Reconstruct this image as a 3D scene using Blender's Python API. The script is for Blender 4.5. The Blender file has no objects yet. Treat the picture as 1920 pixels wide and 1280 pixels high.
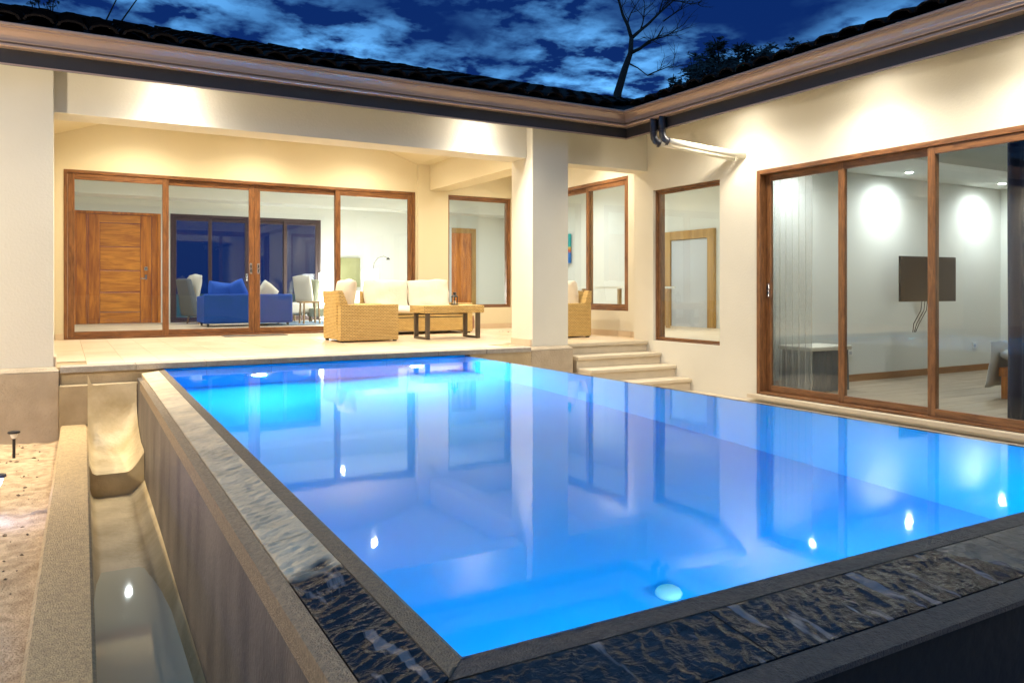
import bpy, bmesh, math, random
from mathutils import Vector, noise, Matrix
random.seed(7)
R = math.radians
sc = bpy.context.scene
COL = sc.collection

# ------------------------------------------------------------------ camera
cam_d = bpy.data.cameras.new('camera'); cam = bpy.data.objects.new('camera', cam_d); COL.objects.link(cam)
cam_d.sensor_width = 36; cam_d.lens = 1464.555*36/1920
cam_d.shift_y = -(640-544.1)/1920
cam_d.clip_start = .05; cam_d.clip_end = 600
YAW = R(29.771)
cam.location = (0, 0, 0); cam.rotation_euler = (R(90), 0, -YAW)
sc.camera = cam

# ------------------------------------------------------------------ world: night sky with moonlit clouds
w = bpy.data.worlds.new('World'); sc.world = w; w.use_nodes = True
nt = w.node_tree; nt.nodes.clear()
def nd(t, typ, **k):
    n = t.nodes.new(typ)
    for a, b in k.items(): setattr(n, a, b)
    return n
L = nt.links.new
out = nd(nt, 'ShaderNodeOutputWorld'); bg = nd(nt, 'ShaderNodeBackground'); L(bg.outputs[0], out.inputs[0])
tc = nd(nt, 'ShaderNodeTexCoord'); sep = nd(nt, 'ShaderNodeSeparateXYZ'); L(tc.outputs['Generated'], sep.inputs[0])
mz = nd(nt, 'ShaderNodeMath', operation='MAXIMUM'); L(sep.outputs[2], mz.inputs[0]); mz.inputs[1].default_value = 0.0
az = nd(nt, 'ShaderNodeMath', operation='ADD'); L(mz.outputs[0], az.inputs[0]); az.inputs[1].default_value = .12
dv = []
for i in (0, 1):
    d = nd(nt, 'ShaderNodeMath', operation='DIVIDE'); L(sep.outputs[i], d.inputs[0]); L(az.outputs[0], d.inputs[1]); dv.append(d)
cb = nd(nt, 'ShaderNodeCombineXYZ'); L(dv[0].outputs[0], cb.inputs[0]); L(dv[1].outputs[0], cb.inputs[1]); cb.inputs[2].default_value = 3.7
n1 = nd(nt, 'ShaderNodeTexNoise'); n1.inputs['Scale'].default_value = .9; n1.inputs['Detail'].default_value = 3; L(cb.outputs[0], n1.inputs['Vector'])
n2 = nd(nt, 'ShaderNodeTexNoise'); n2.inputs['Scale'].default_value = 7.5; n2.inputs['Detail'].default_value = 7; n2.inputs['Roughness'].default_value = .55; n2.inputs['Distortion'].default_value = .1; L(cb.outputs[0], n2.inputs['Vector'])
r1 = nd(nt, 'ShaderNodeMapRange'); L(n1.outputs[0], r1.inputs[0]); r1.inputs[1].default_value = .36; r1.inputs[2].default_value = .52
r2 = nd(nt, 'ShaderNodeMapRange'); L(n2.outputs[0], r2.inputs[0]); r2.inputs[1].default_value = .42; r2.inputs[2].default_value = .62
m0 = nd(nt, 'ShaderNodeMath', operation='MULTIPLY'); L(r1.outputs[0], m0.inputs[0]); L(r2.outputs[0], m0.inputs[1])
hz = nd(nt, 'ShaderNodeMapRange', interpolation_type='SMOOTHSTEP'); L(sep.outputs[2], hz.inputs[0]); hz.inputs[1].default_value = .08; hz.inputs[2].default_value = .22
mm = nd(nt, 'ShaderNodeMath', operation='MULTIPLY'); L(m0.outputs[0], mm.inputs[0]); L(hz.outputs[0], mm.inputs[1])
mx = nd(nt, 'ShaderNodeMix', data_type='RGBA'); L(mm.outputs[0], mx.inputs[0])
mx.inputs[6].default_value = (.0003, .0052, .036, 1); mx.inputs[7].default_value = (.045, .16, .34, 1)
sky = nd(nt, 'ShaderNodeTexSky', sky_type='NISHITA'); sky.sun_disc = False; sky.sun_elevation = R(24); sky.sun_rotation = R(200)
sk = nd(nt, 'ShaderNodeMix', data_type='RGBA', blend_type='ADD'); sk.inputs[0].default_value = .0003; L(mx.outputs[2], sk.inputs[6]); L(sky.outputs[0], sk.inputs[7])
L(sk.outputs[2], bg.inputs[0]); bg.inputs[1].default_value = 1.0
# a faint moon
sd = bpy.data.lights.new('moon', 'SUN'); sd.energy = .02; sd.angle = R(.5); sd.color = (.7, .82, 1)
so = bpy.data.objects.new('moon', sd); so.rotation_euler = (R(66), 0, R(-20)); COL.objects.link(so)

# ------------------------------------------------------------------ render view
sc.render.engine = 'CYCLES'
sc.view_settings.view_transform = 'Standard'; sc.view_settings.look = 'None'
sc.view_settings.exposure = 1.93; sc.view_settings.gamma = 1; sc.view_settings.use_curve_mapping = False
cy = sc.cycles
cy.use_denoising = True; cy.max_bounces = 9; cy.diffuse_bounces = 4; cy.glossy_bounces = 5; cy.transmission_bounces = 7
cy.transparent_max_bounces = 12; cy.caustics_reflective = False; cy.caustics_refractive = False
cy.sample_clamp_indirect = 4; cy.blur_glossy = .2

# ------------------------------------------------------------------ materials
MATS = {}
def mat(name, col, rough=.6, bump=None, var=None, metal=0, spec=.5, emit=None, coat=0, coords='Object', stretch=(1,1,1)):
    """bump=(scale,strength,detail) ; var=(scale, amount 0..1, second colour)"""
    m = bpy.data.materials.new(name); m.use_nodes = True; t = m.node_tree
    b = t.nodes['Principled BSDF']; b.inputs['Base Color'].default_value = (*col, 1)
    b.inputs['Roughness'].default_value = rough; b.inputs['Metallic'].default_value = metal
    b.inputs['Specular IOR Level'].default_value = spec; b.inputs['Coat Weight'].default_value = coat
    tcn = t.nodes.new('ShaderNodeTexCoord'); mp = t.nodes.new('ShaderNodeMapping'); mp.inputs['Scale'].default_value = stretch
    t.links.new(tcn.outputs[coords], mp.inputs[0]); v = mp.outputs[0]
    if var:
        n = t.nodes.new('ShaderNodeTexNoise'); n.inputs['Scale'].default_value = var[0]; n.inputs['Detail'].default_value = 6
        t.links.new(v, n.inputs['Vector'])
        r = t.nodes.new('ShaderNodeMapRange'); r.inputs[1].default_value = .35; r.inputs[2].default_value = .65; r.inputs[4].default_value = var[1]
        t.links.new(n.outputs[0], r.inputs[0])
        x = t.nodes.new('ShaderNodeMix'); x.data_type = 'RGBA'; t.links.new(r.outputs[0], x.inputs[0])
        x.inputs[6].default_value = (*col, 1); x.inputs[7].default_value = (*var[2], 1); t.links.new(x.outputs[2], b.inputs['Base Color'])
    if bump:
        n = t.nodes.new('ShaderNodeTexNoise'); n.inputs['Scale'].default_value = bump[0]; n.inputs['Detail'].default_value = bump[2]
        t.links.new(v, n.inputs['Vector'])
        bp = t.nodes.new('ShaderNodeBump'); bp.inputs['Strength'].default_value = bump[1]; bp.inputs['Distance'].default_value = .01
        t.links.new(n.outputs[0], bp.inputs['Height']); t.links.new(bp.outputs[0], b.inputs['Normal'])
    if emit:
        b.inputs['Emission Color'].default_value = (*emit[0], 1); b.inputs['Emission Strength'].default_value = emit[1]
    MATS[name] = m; return m
def wood(name, c1, c2, rough=.4, scale=3, axis='Z', ring=6):
    m = bpy.data.materials.new(name); m.use_nodes = True; t = m.node_tree; b = t.nodes['Principled BSDF']
    tcn = t.nodes.new('ShaderNodeTexCoord'); mp = t.nodes.new('ShaderNodeMapping')
    s = dict(X=(.12, 1, 1), Y=(1, .12, 1), Z=(1, 1, .12))[axis]; mp.inputs['Scale'].default_value = [q*scale for q in s]
    oi = t.nodes.new('ShaderNodeObjectInfo'); ad = t.nodes.new('ShaderNodeVectorMath'); ad.operation = 'ADD'
    ml = t.nodes.new('ShaderNodeMath'); ml.operation = 'MULTIPLY'; ml.inputs[1].default_value = 40
    t.links.new(oi.outputs['Random'], ml.inputs[0]); t.links.new(tcn.outputs['Object'], ad.inputs[0]); t.links.new(ml.outputs[0], ad.inputs[1])
    t.links.new(ad.outputs[0], mp.inputs[0])
    n = t.nodes.new('ShaderNodeTexNoise'); n.inputs['Scale'].default_value = ring; n.inputs['Detail'].default_value = 8; n.inputs['Roughness'].default_value = .62; n.inputs['Distortion'].default_value = .7
    t.links.new(mp.outputs[0], n.inputs['Vector'])
    r = t.nodes.new('ShaderNodeMapRange'); r.inputs[1].default_value = .36; r.inputs[2].default_value = .64; t.links.new(n.outputs[0], r.inputs[0])
    x = t.nodes.new('ShaderNodeMix'); x.data_type = 'RGBA'; x.inputs[6].default_value = (*c1, 1); x.inputs[7].default_value = (*c2, 1)
    t.links.new(r.outputs[0], x.inputs[0]); t.links.new(x.outputs[2], b.inputs['Base Color']); b.inputs['Roughness'].default_value = rough
    bp = t.nodes.new('ShaderNodeBump'); bp.inputs['Strength'].default_value = .15; bp.inputs['Distance'].default_value = .004
    t.links.new(n.outputs[0], bp.inputs['Height']); t.links.new(bp.outputs[0], b.inputs['Normal'])
    MATS[name] = m; return m
mat('stucco', (.71, .665, .55), .8, (45, .22, 6), (1.1, .7, (.65, .605, .49)))
mat('stucco_warm_lit', (.74, .66, .47), .8, (60, .10, 4), (1.1, .5, (.71, .63, .44)))  # same paint as stucco, warm terrace lamplight put into its colour
mat('plaster_rough', (.48, .38, .26), .9, (55, .9, 6), (5, .8, (.38, .30, .20)))
mat('interior_white', (.72, .74, .70), .8, (40, .04, 3))
mat('interior_grey', (.50, .53, .56), .7, (40, .04, 3))
mat('fascia', (.028, .024, .024), .45, (30, .1, 3))
mat('gutter', (.47, .335, .265), .30, None, None, .35)
mat('roof_tile', (.009, .007, .007), .95, (30, .5, 4), (4, .7, (.005, .004, .004)), spec=.1)
wood('frame_wood', (.28, .122, .044), (.12, .048, .018), .33, 3, 'Z', 14)
wood('frame_wood_h', (.28, .122, .044), (.12, .048, .018), .33, 3, 'X', 14)
wood('frame_wood_y', (.28, .122, .044), (.12, .048, .018), .33, 3, 'Y', 14)
wood('frame_plum', (.075, .04, .045), (.05, .028, .03), .4, 3, 'Z', 12)
wood('door_wood_v', (.70, .25, .036), (.36, .105, .018), .38, 2.2, 'Z', 5)
wood('door_wood_h', (.78, .31, .045), (.46, .15, .024), .38, 2.6, 'X', 6)
wood('door_gold', (.46, .27, .07), (.34, .18, .045), .45, 2, 'Z', 5)
wood('plank', (.31, .24, .165), (.24, .185, .125), .5, 2, 'X', 6)
wood('plank_b', (.35, .27, .19), (.27, .205, .14), .5, 2, 'X', 6)
wood('skirting_wood', (.36, .17, .055), (.26, .11, .035), .4, 2, 'X', 6)
wood('pale_wood', (.5, .32, .15), (.38, .23, .1), .5, 2, 'Z', 6)
mat('travertine', (.64, .50, .345), .45, (70, .12, 5), (3, .9, (.70, .56, .40)))
mat('travertine_b', (.60, .455, .30), .45, (70, .12, 5), (3, .9, (.68, .53, .37)))
mat('step_stone', (.62, .52, .37), .6, (60, .2, 5), (6, .8, (.56, .46, .32)))
mat('border_wet', (.13, .10, .075), .4, (200, 1.0, 4), (70, .9, (.07, .055, .042)))
mat('border_damp', (.23, .17, .10), .45, (200, 1.0, 4), (70, .9, (.13, .095, .06)))
mat('coping_edge', (.42, .37, .30), .8, (120, .8, 4), (30, .8, (.34, .29, .23)))
mat('concrete_warm', (.50, .38, .22), .75, (45, .6, 6), (3, 1, (.34, .25, .13)))
mat('concrete_trough', (.72, .58, .34), .5, (28, .5, 8), (3.5, 1, (.50, .37, .18)))
mat('concrete_kerb', (.62, .43, .20), .85, (160, .9, 5), (60, .9, (.42, .28, .13)))
mat('concrete_wall', (.19, .155, .12), .5, (70, .6, 8), (2.4, 1, (.09, .072, .06)), stretch=(1.3, 1.3, .5))
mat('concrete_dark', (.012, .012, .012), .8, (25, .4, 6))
mat('border_grit', (.38, .27, .15), .5, (200, 1.0, 4), (70, .9, (.22, .155, .09)))
mat('white', (.78, .78, .74), .5)
mat('pvc_white', (.78, .74, .62), .35)
mat('pvc_dark', (.028, .027, .035), .3)
mat('chrome', (.6, .6, .6), .25, metal=1)
mat('black_metal', (.02, .019, .018), .45)
mat('brown_metal', (.11, .085, .06), .45)
mat('cushion', (.78, .73, .64), .9, (25, .5, 4), (3, .5, (.70, .61, .49)))
mat('blue_fabric', (.006, .065, .36), .85, (150, .25, 3), (5, .5, (.015, .07, .5)))
mat('blue_pillow', (.01, .085, .50), .85, (30, .5, 3))
mat('grey_fabric', (.12, .13, .14), .9, (120, .3, 3))
mat('cream_fabric', (.62, .58, .50), .9, (60, .4, 3))
mat('green_fabric', (.30, .31, .22), .9, (100, .3, 3))
mat('rug', (.10, .22, .38), .95, (200, .6, 3), (6, 1, (.35, .42, .46)))
mat('mat_grey', (.17, .15, .13), .95, (300, .8, 3))
mat('sheet_white', (.72, .72, .70), .8, (20, .4, 4))
mat('navy_curtain', (.012, .022, .06), .85, (100, .3, 3))
mat('tv_black', (.005, .008, .02), .45, spec=.15)
mat('pool_tile', (.010, .50, .90), .45, None, (1.2, .6, (.010, .54, .91)))
mat('pool_tile_floor', (.010, .42, .90), .5, None, (1.6, .8, (.010, .48, .92)))
mat('bark', (.030, .022, .018), .9, (20, .8, 5))
mat('leaf_dark', (.010, .016, .012), .8)
mat('litter', (.13, .085, .05), .9, (40, .6, 4), (30, 1, (.30, .21, .12)))
mat('leaf_pad', (.20, .22, .05), .6)
mat('olive', (.22, .23, .09), .6, None, (2, .8, (.34, .34, .18)))  # reflected tone of the living room wall panel, put into the colour
mat('terracotta', (.30, .14, .09), .8)
mat('red_plastic', (.35, .03, .02), .4)
mat('lamp_glow', (.9, .9, .9), .5, emit=((1, .93, .82), 90))
mat('lamp_glow_cool', (.9, .9, .9), .5, emit=((.95, .98, 1), 60))
mat('paper_glow', (.9, .9, .88), .7, emit=((1, .98, .93), 5))
mat('pool_glow', (.9, .95, 1), .5, emit=((.45, .97, 1), 110))
mat('path_glow', (.7, .8, 1), .4, emit=((.45, .6, 1), 3))

def glass_mat():
    m = bpy.data.materials.new('window_glass'); m.use_nodes = True; t = m.node_tree; t.nodes.clear()
    o = t.nodes.new('ShaderNodeOutputMaterial'); mix = t.nodes.new('ShaderNodeMixShader'); tr = t.nodes.new('ShaderNodeBsdfTransparent'); gl = t.nodes.new('ShaderNodeBsdfGlossy')
    tr.inputs[0].default_value = (.88, .93, .90, 1); gl.inputs['Roughness'].default_value = .003
    fr = t.nodes.new('ShaderNodeFresnel'); fr.inputs[0].default_value = 1.62
    mu = t.nodes.new('ShaderNodeMath'); mu.operation = 'MULTIPLY_ADD'; mu.inputs[1].default_value = 1.35; mu.inputs[2].default_value = 0; mu.use_clamp = True
    # flip the IOR problem on back faces by using one value for both sides
    ge = t.nodes.new('ShaderNodeNewGeometry'); mi = t.nodes.new('ShaderNodeMix'); mi.data_type = 'FLOAT'
    mi.inputs[2].default_value = 1.55; mi.inputs[3].default_value = 1/1.55; t.links.new(ge.outputs['Backfacing'], mi.inputs[0]); t.links.new(mi.outputs[0], fr.inputs[0])
    t.links.new(fr.outputs[0], mu.inputs[0]); t.links.new(mu.outputs[0], mix.inputs[0]); t.links.new(tr.outputs[0], mix.inputs[1]); t.links.new(gl.outputs[0], mix.inputs[2])
    t.links.new(mix.outputs[0], o.inputs[0]); MATS['glass'] = m
glass_mat()
def water_mat(name, bump, rough, tint=(1, 1, 1)):
    m = bpy.data.materials.new(name); m.use_nodes = True; t = m.node_tree; t.nodes.clear()
    o = t.nodes.new('ShaderNodeOutputMaterial'); mix = t.nodes.new('ShaderNodeMixShader')
    rf = t.nodes.new('ShaderNodeBsdfRefraction'); gl = t.nodes.new('ShaderNodeBsdfGlossy'); fr = t.nodes.new('ShaderNodeFresnel')
    rf.inputs['Color'].default_value = (*tint, 1); rf.inputs['IOR'].default_value = 1.33; rf.inputs['Roughness'].default_value = 0
    fr.inputs[0].default_value = 1.33; gl.inputs['Roughness'].default_value = rough
    tcn = t.nodes.new('ShaderNodeTexCoord'); n = t.nodes.new('ShaderNodeTexNoise'); n.inputs['Scale'].default_value = 3.2; n.inputs['Detail'].default_value = 3
    n2 = t.nodes.new('ShaderNodeTexNoise'); n2.inputs['Scale'].default_value = 38; n2.inputs['Detail'].default_value = 2
    t.links.new(tcn.outputs['Object'], n.inputs['Vector']); t.links.new(tcn.outputs['Object'], n2.inputs['Vector'])
    ma = t.nodes.new('ShaderNodeMath'); ma.operation = 'MULTIPLY_ADD'; ma.inputs[1].default_value = .05
    t.links.new(n2.outputs[0], ma.inputs[0]); t.links.new(n.outputs[0], ma.inputs[2])
    bp = t.nodes.new('ShaderNodeBump'); bp.inputs['Strength'].default_value = bump; bp.inputs['Distance'].default_value = .01
    t.links.new(ma.outputs[0], bp.inputs['Height'])
    for s in (rf, gl, fr): t.links.new(bp.outputs[0], s.inputs['Normal'])
    t.links.new(fr.outputs[0], mix.inputs[0]); t.links.new(rf.outputs[0], mix.inputs[1]); t.links.new(gl.outputs[0], mix.inputs[2]); t.links.new(mix.outputs[0], o.inputs[0])
    MATS[name] = m
water_mat('pool_water', .05, .04)
def murky():
    m = bpy.data.materials.new('trough_water'); m.use_nodes = True; t = m.node_tree; t.nodes.clear()
    o = t.nodes.new('ShaderNodeOutputMaterial'); a = t.nodes.new('ShaderNodeMixShader'); b = t.nodes.new('ShaderNodeMixShader')
    tr = t.nodes.new('ShaderNodeBsdfTransparent'); di = t.nodes.new('ShaderNodeBsdfDiffuse'); gl = t.nodes.new('ShaderNodeBsdfGlossy'); fr = t.nodes.new('ShaderNodeFresnel')
    tr.inputs[0].default_value = (.95, .93, .8, 1); di.inputs[0].default_value = (.95, .88, .62, 1); gl.inputs['Roughness'].default_value = .04; fr.inputs[0].default_value = 1.33
    n = t.nodes.new('ShaderNodeTexNoise'); n.inputs['Scale'].default_value = 5; bp = t.nodes.new('ShaderNodeBump'); bp.inputs['Strength'].default_value = .04; bp.inputs['Distance'].default_value = .01
    t.links.new(n.outputs[0], bp.inputs['Height']); t.links.new(bp.outputs[0], gl.inputs['Normal'])
    a.inputs[0].default_value = .72
    t.links.new(tr.outputs[0], a.inputs[1]); t.links.new(di.outputs[0], a.inputs[2]); t.links.new(fr.outputs[0], b.inputs[0]); t.links.new(a.outputs[0], b.inputs[1]); t.links.new(gl.outputs[0], b.inputs[2]); t.links.new(b.outputs[0], o.inputs[0])
    MATS['trough_water'] = m
murky()

def slate_mat():
    m = mat('slate', (.4, .33, .24), .5)
    t = m.node_tree; b = t.nodes['Principled BSDF']; tcn = t.nodes.new('ShaderNodeTexCoord')
    def N(scale, detail=6, dist=0, s=(1, 1, 1)):
        mp = t.nodes.new('ShaderNodeMapping'); mp.inputs['Scale'].default_value = s; t.links.new(tcn.outputs['Object'], mp.inputs[0])
        n = t.nodes.new('ShaderNodeTexNoise'); n.inputs['Scale'].default_value = scale; n.inputs['Detail'].default_value = detail; n.inputs['Distortion'].default_value = dist
        t.links.new(mp.outputs[0], n.inputs['Vector']); return n
    def MR(x, a, c, lo=0, hi=1):
        r = t.nodes.new('ShaderNodeMapRange'); r.inputs[1].default_value = a; r.inputs[2].default_value = c; r.inputs[3].default_value = lo; r.inputs[4].default_value = hi
        t.links.new(x, r.inputs[0]); return r.outputs[0]
    def M(op, x, y):
        q = t.nodes.new('ShaderNodeMath'); q.operation = op
        for i, z in enumerate((x, y)):
            if isinstance(z, (int, float)): q.inputs[i].default_value = z
            else: t.links.new(z, q.inputs[i])
        q.use_clamp = True; return q.outputs[0]
    # wet where the pool has spilled over the corner: a stain with drips running off the near kerb, dry beyond
    sp = t.nodes.new('ShaderNodeSeparateXYZ'); t.links.new(tcn.outputs['Object'], sp.inputs[0])
    big = N(2.2, 3, .3); drip = N(1, 4, .4, (16, 2.6, 1))
    near = M('MULTIPLY', MR(sp.outputs[1], -2.15, -2.75, 0, 1), MR(sp.outputs[0], .05, -.55, 0, 1))
    wet = M('ADD', near, M('SUBTRACT', MR(big.outputs[0], .35, .65, 0, .5), .25))
    dry = MR(drip.outputs[0], .60, .64)
    wet = MR(wet, .42, .5)
    cn = N(7, 8, .4)
    c1 = t.nodes.new('ShaderNodeMix'); c1.data_type = 'RGBA'; c1.inputs[6].default_value = (.80, .62, .38, 1); c1.inputs[7].default_value = (.56, .43, .26, 1); t.links.new(MR(cn.outputs[0], .35, .65), c1.inputs[0])
    c0 = t.nodes.new('ShaderNodeMix'); c0.data_type = 'RGBA'; c0.blend_type = 'MULTIPLY'; c0.inputs[7].default_value = (.24, .24, .26, 1)
    t.links.new(c1.outputs[2], c0.inputs[6]); t.links.new(MR(sp.outputs[1], -2.6, -3.05, 0, 1), c0.inputs[0]); c1 = c0
    c2 = t.nodes.new('ShaderNodeMix'); c2.data_type = 'RGBA'; c2.inputs[7].default_value = (.012, .013, .016, 1); t.links.new(c1.outputs[2], c2.inputs[6]); t.links.new(wet, c2.inputs[0])
    c3 = t.nodes.new('ShaderNodeMix'); c3.data_type = 'RGBA'; c3.inputs[7].default_value = (.19, .168, .155, 1); t.links.new(c2.outputs[2], c3.inputs[6]); t.links.new(M('MULTIPLY', wet, dry), c3.inputs[0])
    t.links.new(MR(wet, 0, 1, .42, .24), b.inputs['Specular IOR Level'])
    t.links.new(c3.outputs[2], b.inputs['Base Color']); t.links.new(MR(wet, 0, 1, .40, .11), b.inputs['Roughness'])
    bn = N(34, 9, .6, (1, 1.3, 1)); bp = t.nodes.new('ShaderNodeBump'); bp.inputs['Strength'].default_value = .5; bp.inputs['Distance'].default_value = .012
    t.links.new(bn.outputs[0], bp.inputs['Height']); t.links.new(bp.outputs[0], b.inputs['Normal'])
slate_mat()

def rattan_mat():
    m = mat('rattan', (.8, .55, .2), .6); t = m.node_tree; b = t.nodes['Principled BSDF']
    tcn = t.nodes.new('ShaderNodeTexCoord'); sp = t.nodes.new('ShaderNodeSeparateXYZ'); t.links.new(tcn.outputs['Object'], sp.inputs[0])
    ad = t.nodes.new('ShaderNodeMath'); ad.operation = 'ADD'; t.links.new(sp.outputs[0], ad.inputs[0]); t.links.new(sp.outputs[1], ad.inputs[1])
    cbn = t.nodes.new('ShaderNodeCombineXYZ'); t.links.new(ad.outputs[0], cbn.inputs[0]); t.links.new(sp.outputs[2], cbn.inputs[1])
    br = t.nodes.new('ShaderNodeTexBrick'); t.links.new(cbn.outputs[0], br.inputs['Vector'])
    br.inputs['Color1'].default_value = (.88, .64, .25, 1); br.inputs['Color2'].default_value = (.74, .50, .17, 1); br.inputs['Mortar'].default_value = (.26, .14, .04, 1)
    br.inputs['Scale'].default_value = 1; br.inputs['Brick Width'].default_value = .042; br.inputs['Row Height'].default_value = .019; br.inputs['Mortar Size'].default_value = .0035; br.inputs['Mortar Smooth'].default_value = .6
    t.links.new(br.outputs['Color'], b.inputs['Base Color'])
    bp = t.nodes.new('ShaderNodeBump'); bp.invert = True; bp.inputs['Strength'].default_value = .8; bp.inputs['Distance'].default_value = .006
    t.links.new(br.outputs['Fac'], bp.inputs['Height']); t.links.new(bp.outputs[0], b.inputs['Normal'])
rattan_mat()
def sheer_mat():
    m = bpy.data.materials.new('sheer'); m.use_nodes = True; t = m.node_tree; t.nodes.clear()
    o = t.nodes.new('ShaderNodeOutputMaterial'); a = t.nodes.new('ShaderNodeMixShader'); b = t.nodes.new('ShaderNodeBsdfTransparent'); c = t.nodes.new('ShaderNodeBsdfDiffuse'); d = t.nodes.new('ShaderNodeBsdfTranslucent'); e = t.nodes.new('ShaderNodeMixShader')
    c.inputs[0].default_value = (.5, .5, .47, 1); d.inputs[0].default_value = (.5, .5, .47, 1)
    t.links.new(c.outputs[0], e.inputs[1]); t.links.new(d.outputs[0], e.inputs[2]); a.inputs[0].default_value = .30
    t.links.new(b.outputs[0], a.inputs[1]); t.links.new(e.outputs[0], a.inputs[2]); t.links.new(a.outputs[0], o.inputs[0]); MATS['sheer'] = m
sheer_mat()
def sand_mat():
    m = mat('sand', (.64, .46, .26), .95, (90, 1.0, 8), (14, 1, (.40, .27, .14)))
sand_mat()
def paint_mat():
    m = mat('painting', (.1, .5, .5), .6); t = m.node_tree; b = t.nodes['Principled BSDF']
    tcn = t.nodes.new('ShaderNodeTexCoord'); sp = t.nodes.new('ShaderNodeSeparateXYZ'); t.links.new(tcn.outputs['Generated'], sp.inputs[0])
    n = t.nodes.new('ShaderNodeTexNoise'); n.inputs['Scale'].default_value = 3; t.links.new(tcn.outputs['Generated'], n.inputs['Vector'])
    ad = t.nodes.new('ShaderNodeMath'); ad.operation = 'MULTIPLY_ADD'; ad.inputs[1].default_value = .25; t.links.new(n.outputs[0], ad.inputs[0]); t.links.new(sp.outputs[2], ad.inputs[2])
    r = t.nodes.new('ShaderNodeValToRGB'); t.links.new(ad.outputs[0], r.inputs[0]); e = r.color_ramp.elements
    e[0].color = (.02, .15, .5, 1); e[0].position = .1; e[1].color = (.02, .35, .35, 1); e[1].position = .8
    for p, c in ((.45, (.03, .2, .6, 1)), (.52, (.6, .08, .02, 1)), (.62, (.7, .45, .05, 1)), (.68, (.02, .4, .4, 1))): q = e.new(p); q.color = c
    t.links.new(r.outputs[0], b.inputs['Base Color'])
paint_mat()

# ------------------------------------------------------------------ mesh helpers
class MB:
    def __init__(s): s.v = []; s.f = []
    def add(s, vs, fs):
        o = len(s.v); s.v += [tuple(p) for p in vs]; s.f += [tuple(i+o for i in f) for f in fs]; return s
    def box(s, x0, x1, y0, y1, z0, z1):
        vs = [(x, y, z) for z in (z0, z1) for y in (y0, y1) for x in (x0, x1)]
        return s.add(vs, [(0, 2, 3, 1), (4, 5, 7, 6), (0, 1, 5, 4), (2, 6, 7, 3), (0, 4, 6, 2), (1, 3, 7, 5)])
    def prism(s, poly, z0, z1):
        n = len(poly); vs = [(x, y, z0) for x, y in poly]+[(x, y, z1) for x, y in poly]
        return s.add(vs, [tuple(range(n))[::-1], tuple(range(n, 2*n))]+[(i, (i+1) % n, n+(i+1) % n, n+i) for i in range(n)])
    def tube(s, pts, r, n=10, cap=True):
        pts = [Vector(p) for p in pts]; rs = r if isinstance(r, (list, tuple)) else [r]*len(pts); vs = []; u = None
        for i, p in enumerate(pts):
            d = (pts[min(i+1, len(pts)-1)]-pts[max(i-1, 0)]).normalized()
            if u is None: u = d.orthogonal().normalized()
            u = (u-d*u.dot(d)).normalized(); q = d.cross(u)
            for k in range(n):
                a = 2*math.pi*k/n; vs.append(p+(u*math.cos(a)+q*math.sin(a))*rs[i])
        fs = [(i*n+k, i*n+(k+1) % n, (i+1)*n+(k+1) % n, (i+1)*n+k) for i in range(len(pts)-1) for k in range(n)]
        if cap: fs += [tuple(range(n))[::-1], tuple(range((len(pts)-1)*n, len(pts)*n))]
        return s.add(vs, fs)
    def lathe(s, prof, c=(0, 0, 0), n=20):
        vs = []
        for r, z in prof:
            for k in range(n):
                a = 2*math.pi*k/n; vs.append((c[0]+r*math.cos(a), c[1]+r*math.sin(a), c[2]+z))
        fs = [(i*n+k, i*n+(k+1) % n, (i+1)*n+(k+1) % n, (i+1)*n+k) for i in range(len(prof)-1) for k in range(n)]
        fs += [tuple(range(n))[::-1], tuple(range((len(prof)-1)*n, len(prof)*n))]
        return s.add(vs, fs)
    def grid(s, fn, nu, nv):
        vs = [fn(i/nu, j/nv) for j in range(nv+1) for i in range(nu+1)]
        return s.add(vs, [(j*(nu+1)+i, j*(nu+1)+i+1, (j+1)*(nu+1)+i+1, (j+1)*(nu+1)+i) for j in range(nv) for i in range(nu)])
    def build(s, name, m, parent=None, bevel=0, smooth=False, local=False):
        o = (0, 0, 0)
        if parent is not None and not local:
            p = parent; tot = Vector((0, 0, 0))
            while p is not None: tot += p.location; p = p.parent
            o = tot
        me = bpy.data.meshes.new(name); me.from_pydata([(a-o[0], b-o[1], c-o[2]) for a, b, c in s.v], [], s.f); me.validate()
        me.materials.append(MATS[m]); ob = bpy.data.objects.new(name, me); COL.objects.link(ob)
        if parent is not None: ob.parent = parent
        if smooth:
            for p in me.polygons: p.use_smooth = True
        if bevel:
            b = ob.modifiers.new('bevel', 'BEVEL'); b.width = bevel; b.segments = 2; b.limit_method = 'ANGLE'; b.harden_normals = False
        return ob
def box(name, m, parent, *a, bevel=0, **k): return MB().box(*a).build(name, m, parent, bevel, **k)
def thing(name, label, cat, loc=(0, 0, 0), rz=0, group=None):
    o = bpy.data.objects.new(name, None); COL.objects.link(o); o.location = loc; o.rotation_euler = (0, 0, rz); o.empty_display_size = .2
    o['label'] = label; o['category'] = cat
    if group: o['group'] = group
    return o
def tag(o, label, cat, group=None):
    o['label'] = label; o['category'] = cat
    if group: o['group'] = group
    return o
def struct(o, label=None):
    o['kind'] = 'structure'
    if label: o['label'] = label
    return o
def dup(src, loc=None, rz=None, label=None):
    c = src.copy(); COL.objects.link(c)
    if loc is not None: c.location = loc
    if rz is not None: c.rotation_euler = (0, 0, rz)
    if label: c['label'] = label
    for ch in list(src.children):
        d = dup(ch); d.parent = c
    return c
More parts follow.
